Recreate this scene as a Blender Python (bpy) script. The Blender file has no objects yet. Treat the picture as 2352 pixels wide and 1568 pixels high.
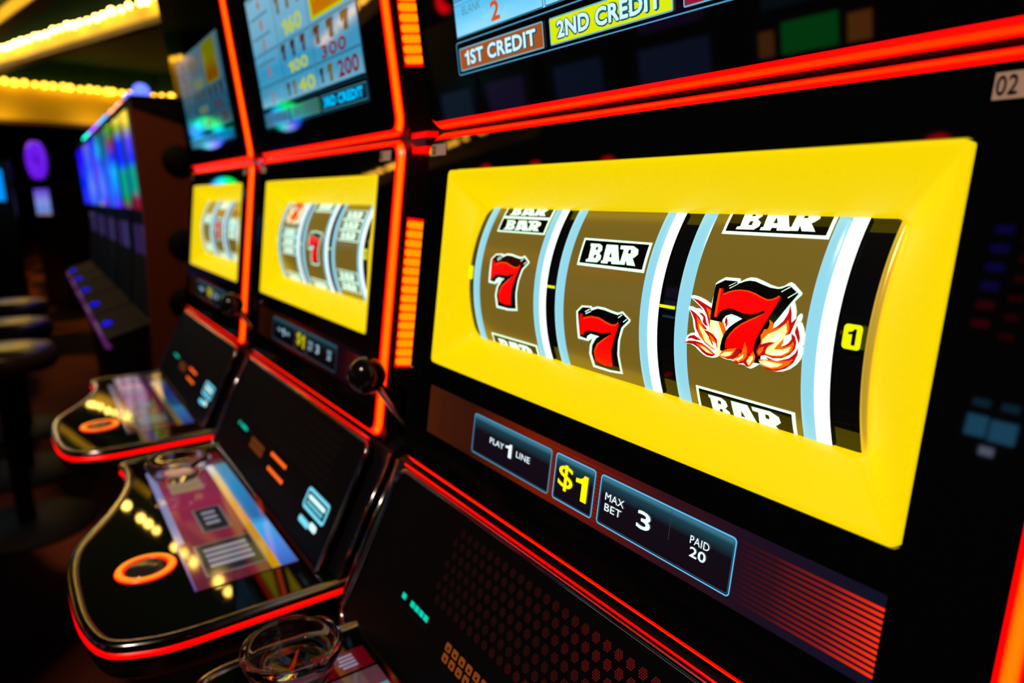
import bpy, bmesh, math, random
from math import sin, cos, pi, radians as rad
from mathutils import Vector, Matrix
from mathutils.geometry import tessellate_polygon
random.seed(7)
SC = bpy.context.scene
COL = SC.collection
# ------------------------------------------------------------------ materials
MATS = {}
def pm(name, base=(0, 0, 0), rough=.3, metal=0., emi=None, es=1., trans=0., ior=1.5, coat=0., spec=.5, alpha=None):
    if name in MATS: return MATS[name]
    m = bpy.data.materials.new(name); m.use_nodes = True
    b = m.node_tree.nodes['Principled BSDF']
    b.inputs['Base Color'].default_value = (*base, 1)
    b.inputs['Roughness'].default_value = rough
    b.inputs['Metallic'].default_value = metal
    b.inputs['IOR'].default_value = ior
    b.inputs['Transmission Weight'].default_value = trans
    b.inputs['Coat Weight'].default_value = coat
    b.inputs['Specular IOR Level'].default_value = spec
    if emi is not None:
        b.inputs['Emission Color'].default_value = (*emi, 1)
        b.inputs['Emission Strength'].default_value = es
    MATS[name] = m
    return m
def ramp_node(nt, stops, interp='LINEAR'):
    r = nt.nodes.new('ShaderNodeValToRGB'); cr = r.color_ramp; cr.interpolation = interp
    while len(cr.elements) < len(stops): cr.elements.new(.5)
    for e, (p, c) in zip(cr.elements, stops):
        e.position = p; e.color = (*c, 1)
    return r
def uv_ramp_mat(name, axis, stops, es=1., rough=.15, noise=0., interp='LINEAR', base=(0, 0, 0)):
    """a lit surface whose colour runs along one direction of its own UV layout"""
    if name in MATS: return MATS[name]
    m = pm(name, base=base, rough=rough, emi=(1, 1, 1), es=es); nt = m.node_tree
    uv = nt.nodes.new('ShaderNodeUVMap'); sp = nt.nodes.new('ShaderNodeSeparateXYZ')
    nt.links.new(uv.outputs[0], sp.inputs[0])
    r = ramp_node(nt, stops, interp)
    src = sp.outputs[axis]
    if noise:
        n = nt.nodes.new('ShaderNodeTexNoise'); n.inputs['Scale'].default_value = 6; n.inputs['Detail'].default_value = 3
        nt.links.new(uv.outputs[0], n.inputs['Vector'])
        a = nt.nodes.new('ShaderNodeMath'); a.operation = 'SUBTRACT'; a.inputs[1].default_value = .5
        nt.links.new(n.outputs['Fac'], a.inputs[0])
        mu = nt.nodes.new('ShaderNodeMath'); mu.operation = 'MULTIPLY_ADD'; mu.inputs[1].default_value = noise
        nt.links.new(a.outputs[0], mu.inputs[0]); nt.links.new(src, mu.inputs[2]); src = mu.outputs[0]
    nt.links.new(src, r.inputs[0])
    nt.links.new(r.outputs[0], nt.nodes['Principled BSDF'].inputs['Emission Color'])
    return m
# ------------------------------------------------------------------ mesh helpers
def link(name, me, parent=None, loc=(0, 0, 0)):
    o = bpy.data.objects.new(name, me); COL.objects.link(o)
    if parent is not None: o.parent = parent
    o.location = loc
    return o
def tag(o, label=None, cat=None, group=None, kind=None):
    if label: o['label'] = label
    if cat: o['category'] = cat
    if group: o['group'] = group
    if kind: o['kind'] = kind
    return o
class MB:
    """collects faces, builds ONE mesh object"""
    def __init__(s): s.v = []; s.f = []; s.m = []; s.uv = []; s.mats = []; s.sm = []
    def mi(s, mat):
        if mat not in s.mats: s.mats.append(mat)
        return s.mats.index(mat)
    def add(s, vs, fs, mat, uvs=None, smooth=False):
        o = len(s.v); s.v += [tuple(p) for p in vs]; k = s.mi(mat)
        s.uv += list(uvs) if uvs else [(0., 0.)] * len(vs)
        for f in fs: s.f.append([o + i for i in f]); s.m.append(k); s.sm.append(smooth)
    def quad(s, a, b, c, d, mat, uvs=((0, 0), (1, 0), (1, 1), (0, 1))): s.add([a, b, c, d], [(0, 1, 2, 3)], mat, uvs)
    def box(s, x0, x1, y0, y1, z0, z1, mat):
        vs = [(x, y, z) for z in (z0, z1) for y in (y0, y1) for x in (x0, x1)]
        s.add(vs, [(0, 2, 3, 1), (4, 5, 7, 6), (0, 1, 5, 4), (2, 6, 7, 3), (0, 4, 6, 2), (1, 3, 7, 5)], mat)
    def loft(s, loops, mat, closed=True, smooth=True, cap0=False, cap1=False, uvl=None):
        n = len(loops[0]); vs = []; uvs = []
        for k, L in enumerate(loops):
            vs += list(L)
            for i in range(n): uvs.append(uvl(k, i) if uvl else (i / n, k / max(1, len(loops) - 1)))
        fs = []
        for k in range(len(loops) - 1):
            for i in range(n if closed else n - 1):
                j = (i + 1) % n
                fs.append((k * n + i, k * n + j, (k + 1) * n + j, (k + 1) * n + i))
        s.add(vs, fs, mat, uvs, smooth)
        if cap0: s.add(loops[0], [tuple(range(n))[::-1]], mat)
        if cap1: s.add(loops[-1], [tuple(range(n))], mat)
    def tube(s, pts, r, mat, n=8, closed=False, cap=True):
        pts = [Vector(p) for p in pts]; L = []; m = len(pts); up = None
        for i, p in enumerate(pts):
            a = pts[(i - 1) % m] if closed or i > 0 else p; b = pts[(i + 1) % m] if closed or i < m - 1 else p
            t = (b - a).normalized()
            if up is None: up = t.orthogonal().normalized()
            up = (up - t * up.dot(t)).normalized(); w = t.cross(up)
            rr = r[i] if isinstance(r, (list, tuple)) else r
            L.append([p + (up * cos(2 * pi * k / n) + w * sin(2 * pi * k / n)) * rr for k in range(n)])
        if closed: L.append(L[0])
        s.loft(L, mat, cap0=cap and not closed, cap1=cap and not closed)
    def lathe(s, prof, c, mat, n=32, axis='z', fn=None):
        L = []
        for r, h in prof:
            ring = []
            for k in range(n):
                a = 2 * pi * k / n; rr, hh = (r, h) if fn is None else fn(r, h, a)
                if axis == 'z': ring.append((c[0] + rr * cos(a), c[1] + rr * sin(a), c[2] + hh))
                elif axis == 'y': ring.append((c[0] + rr * cos(a), c[1] + hh, c[2] + rr * sin(a)))
                else: ring.append((c[0] + hh, c[1] + rr * cos(a), c[2] + rr * sin(a)))
            L.append(ring)
        s.loft(L, mat)
    def build(s, name, parent=None, loc=(0, 0, 0)):
        me = bpy.data.meshes.new(name); me.from_pydata(s.v, [], s.f)
        for m in s.mats: me.materials.append(m)
        for p, k, q in zip(me.polygons, s.m, s.sm): p.material_index = k; p.use_smooth = q
        u = me.uv_layers.new(name='UVMap')
        for l in me.loops: u.data[l.index].uv = s.uv[l.vertex_index]
        me.update()
        bm = bmesh.new(); bm.from_mesh(me)
        bmesh.ops.remove_doubles(bm, verts=bm.verts, dist=1e-7)
        bmesh.ops.recalc_face_normals(bm, faces=bm.faces); bm.to_mesh(me); bm.free()
        return link(name, me, parent, loc)
def poly2d(loops):
    """tessellate a flat shape with holes -> (points, triangles)"""
    pts = [p for L in loops for p in L]
    tris = tessellate_polygon([[Vector((p[0], p[1], 0)) for p in L] for L in loops])
    return pts, tris
def slab(mb, fn, loops, off, thick, mat, uvbox=None):
    """flat shape on plane fn(x,v,off) with walls going back by thick"""
    pts, tris = poly2d(loops)
    if uvbox: uvs = [((p[0] - uvbox[0]) / (uvbox[1] - uvbox[0]), (p[1] - uvbox[2]) / (uvbox[3] - uvbox[2])) for p in pts]
    else: uvs = None
    mb.add([fn(x, v, off) for x, v in pts], tris, mat, uvs)
    if thick:
        for L in loops:
            n = len(L); vs = [fn(x, v, off) for x, v in L] + [fn(x, v, off - thick) for x, v in L]
            mb.add(vs, [(i, (i + 1) % n, n + (i + 1) % n, n + i) for i in range(n)], mat)
def rrect(x0, x1, v0, v1, r, n=6):
    out = []
    for cx, cv, a0 in ((x1 - r, v1 - r, 0), (x0 + r, v1 - r, 90), (x0 + r, v0 + r, 180), (x1 - r, v0 + r, 270)):
        for k in range(n + 1):
            a = rad(a0 + 90 * k / n); out.append((cx + r * cos(a), cv + r * sin(a)))
    return out
def rect(x0, x1, v0, v1): return [(x0, v0), (x1, v0), (x1, v1), (x0, v1)]
def frame_loops(x0, x1, v0, v1, r, w): return [rrect(x0, x1, v0, v1, r), rrect(x0 + w, x1 - w, v0 + w, v1 - w, max(r - w, .0004))]
TXT = {}
def glyphs(s):
    c = bpy.data.curves.new('lettering', 'FONT'); c.body = s; c.size = 1; c.resolution_u = 3; c.space_character = 1.04
    o = bpy.data.objects.new('lettering', c); COL.objects.link(o)
    dg = bpy.context.evaluated_depsgraph_get(); me = bpy.data.meshes.new_from_object(o.evaluated_get(dg))
    pts = [(v.co.x, v.co.y) for v in me.vertices]; fs = [tuple(p.vertices) for p in me.polygons]
    bpy.data.objects.remove(o); bpy.data.curves.remove(c); bpy.data.meshes.remove(me)
    return pts, fs
def text2d(s):
    """outline of a line of lettering, normalised to the unit square -> points, faces"""
    if s in TXT: return TXT[s]
    pts, fs = glyphs(s)
    x0 = min(p[0] for p in pts); x1 = max(p[0] for p in pts); y0 = min(p[1] for p in pts); y1 = max(p[1] for p in pts)
    TXT[s] = ([((p[0] - x0) / (x1 - x0), (p[1] - y0) / (y1 - y0)) for p in pts], fs)
    return TXT[s]
ONE = ([(.52, 0), (1, 0), (1, 1), (.68, 1), (.60, .90), (.38, .82), (0, .79), (0, .64), (.52, .66)], [tuple(range(9))])
def lettering(mb, fn, s, x0, x1, v0, v1, off, mat, bold=.02):
    if s != '1' and s[0] == '1':                        # a leading 1 is drawn with a plain flag and no foot
        k = x0 + (x1 - x0) * (.065 if len(s) > 4 else .24); g = (x1 - x0) * (.02 if len(s) > 4 else .05)
        lettering(mb, fn, '1', x0, k, v0, v1, off, mat, bold * .4); lettering(mb, fn, s[1:], k + g, x1, v0, v1, off, mat, bold); return
    pts, fs = text2d(s) if s != '1' else ONE; d = bold * (v1 - v0) * 1.6      # heavy face: the same outlines laid down again all round
    if d > 0:
        x0 += d; x1 -= d; v0 += d; v1 -= d
        for k in range(8):
            dx, dv = d * cos(k * pi / 4), d * sin(k * pi / 4)
            mb.add([fn(x0 + dx + p[0] * (x1 - x0), v0 + dv + p[1] * (v1 - v0), off) for p in pts], fs, mat)
    mb.add([fn(x0 + p[0] * (x1 - x0), v0 + p[1] * (v1 - v0), off) for p in pts], fs, mat)
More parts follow.
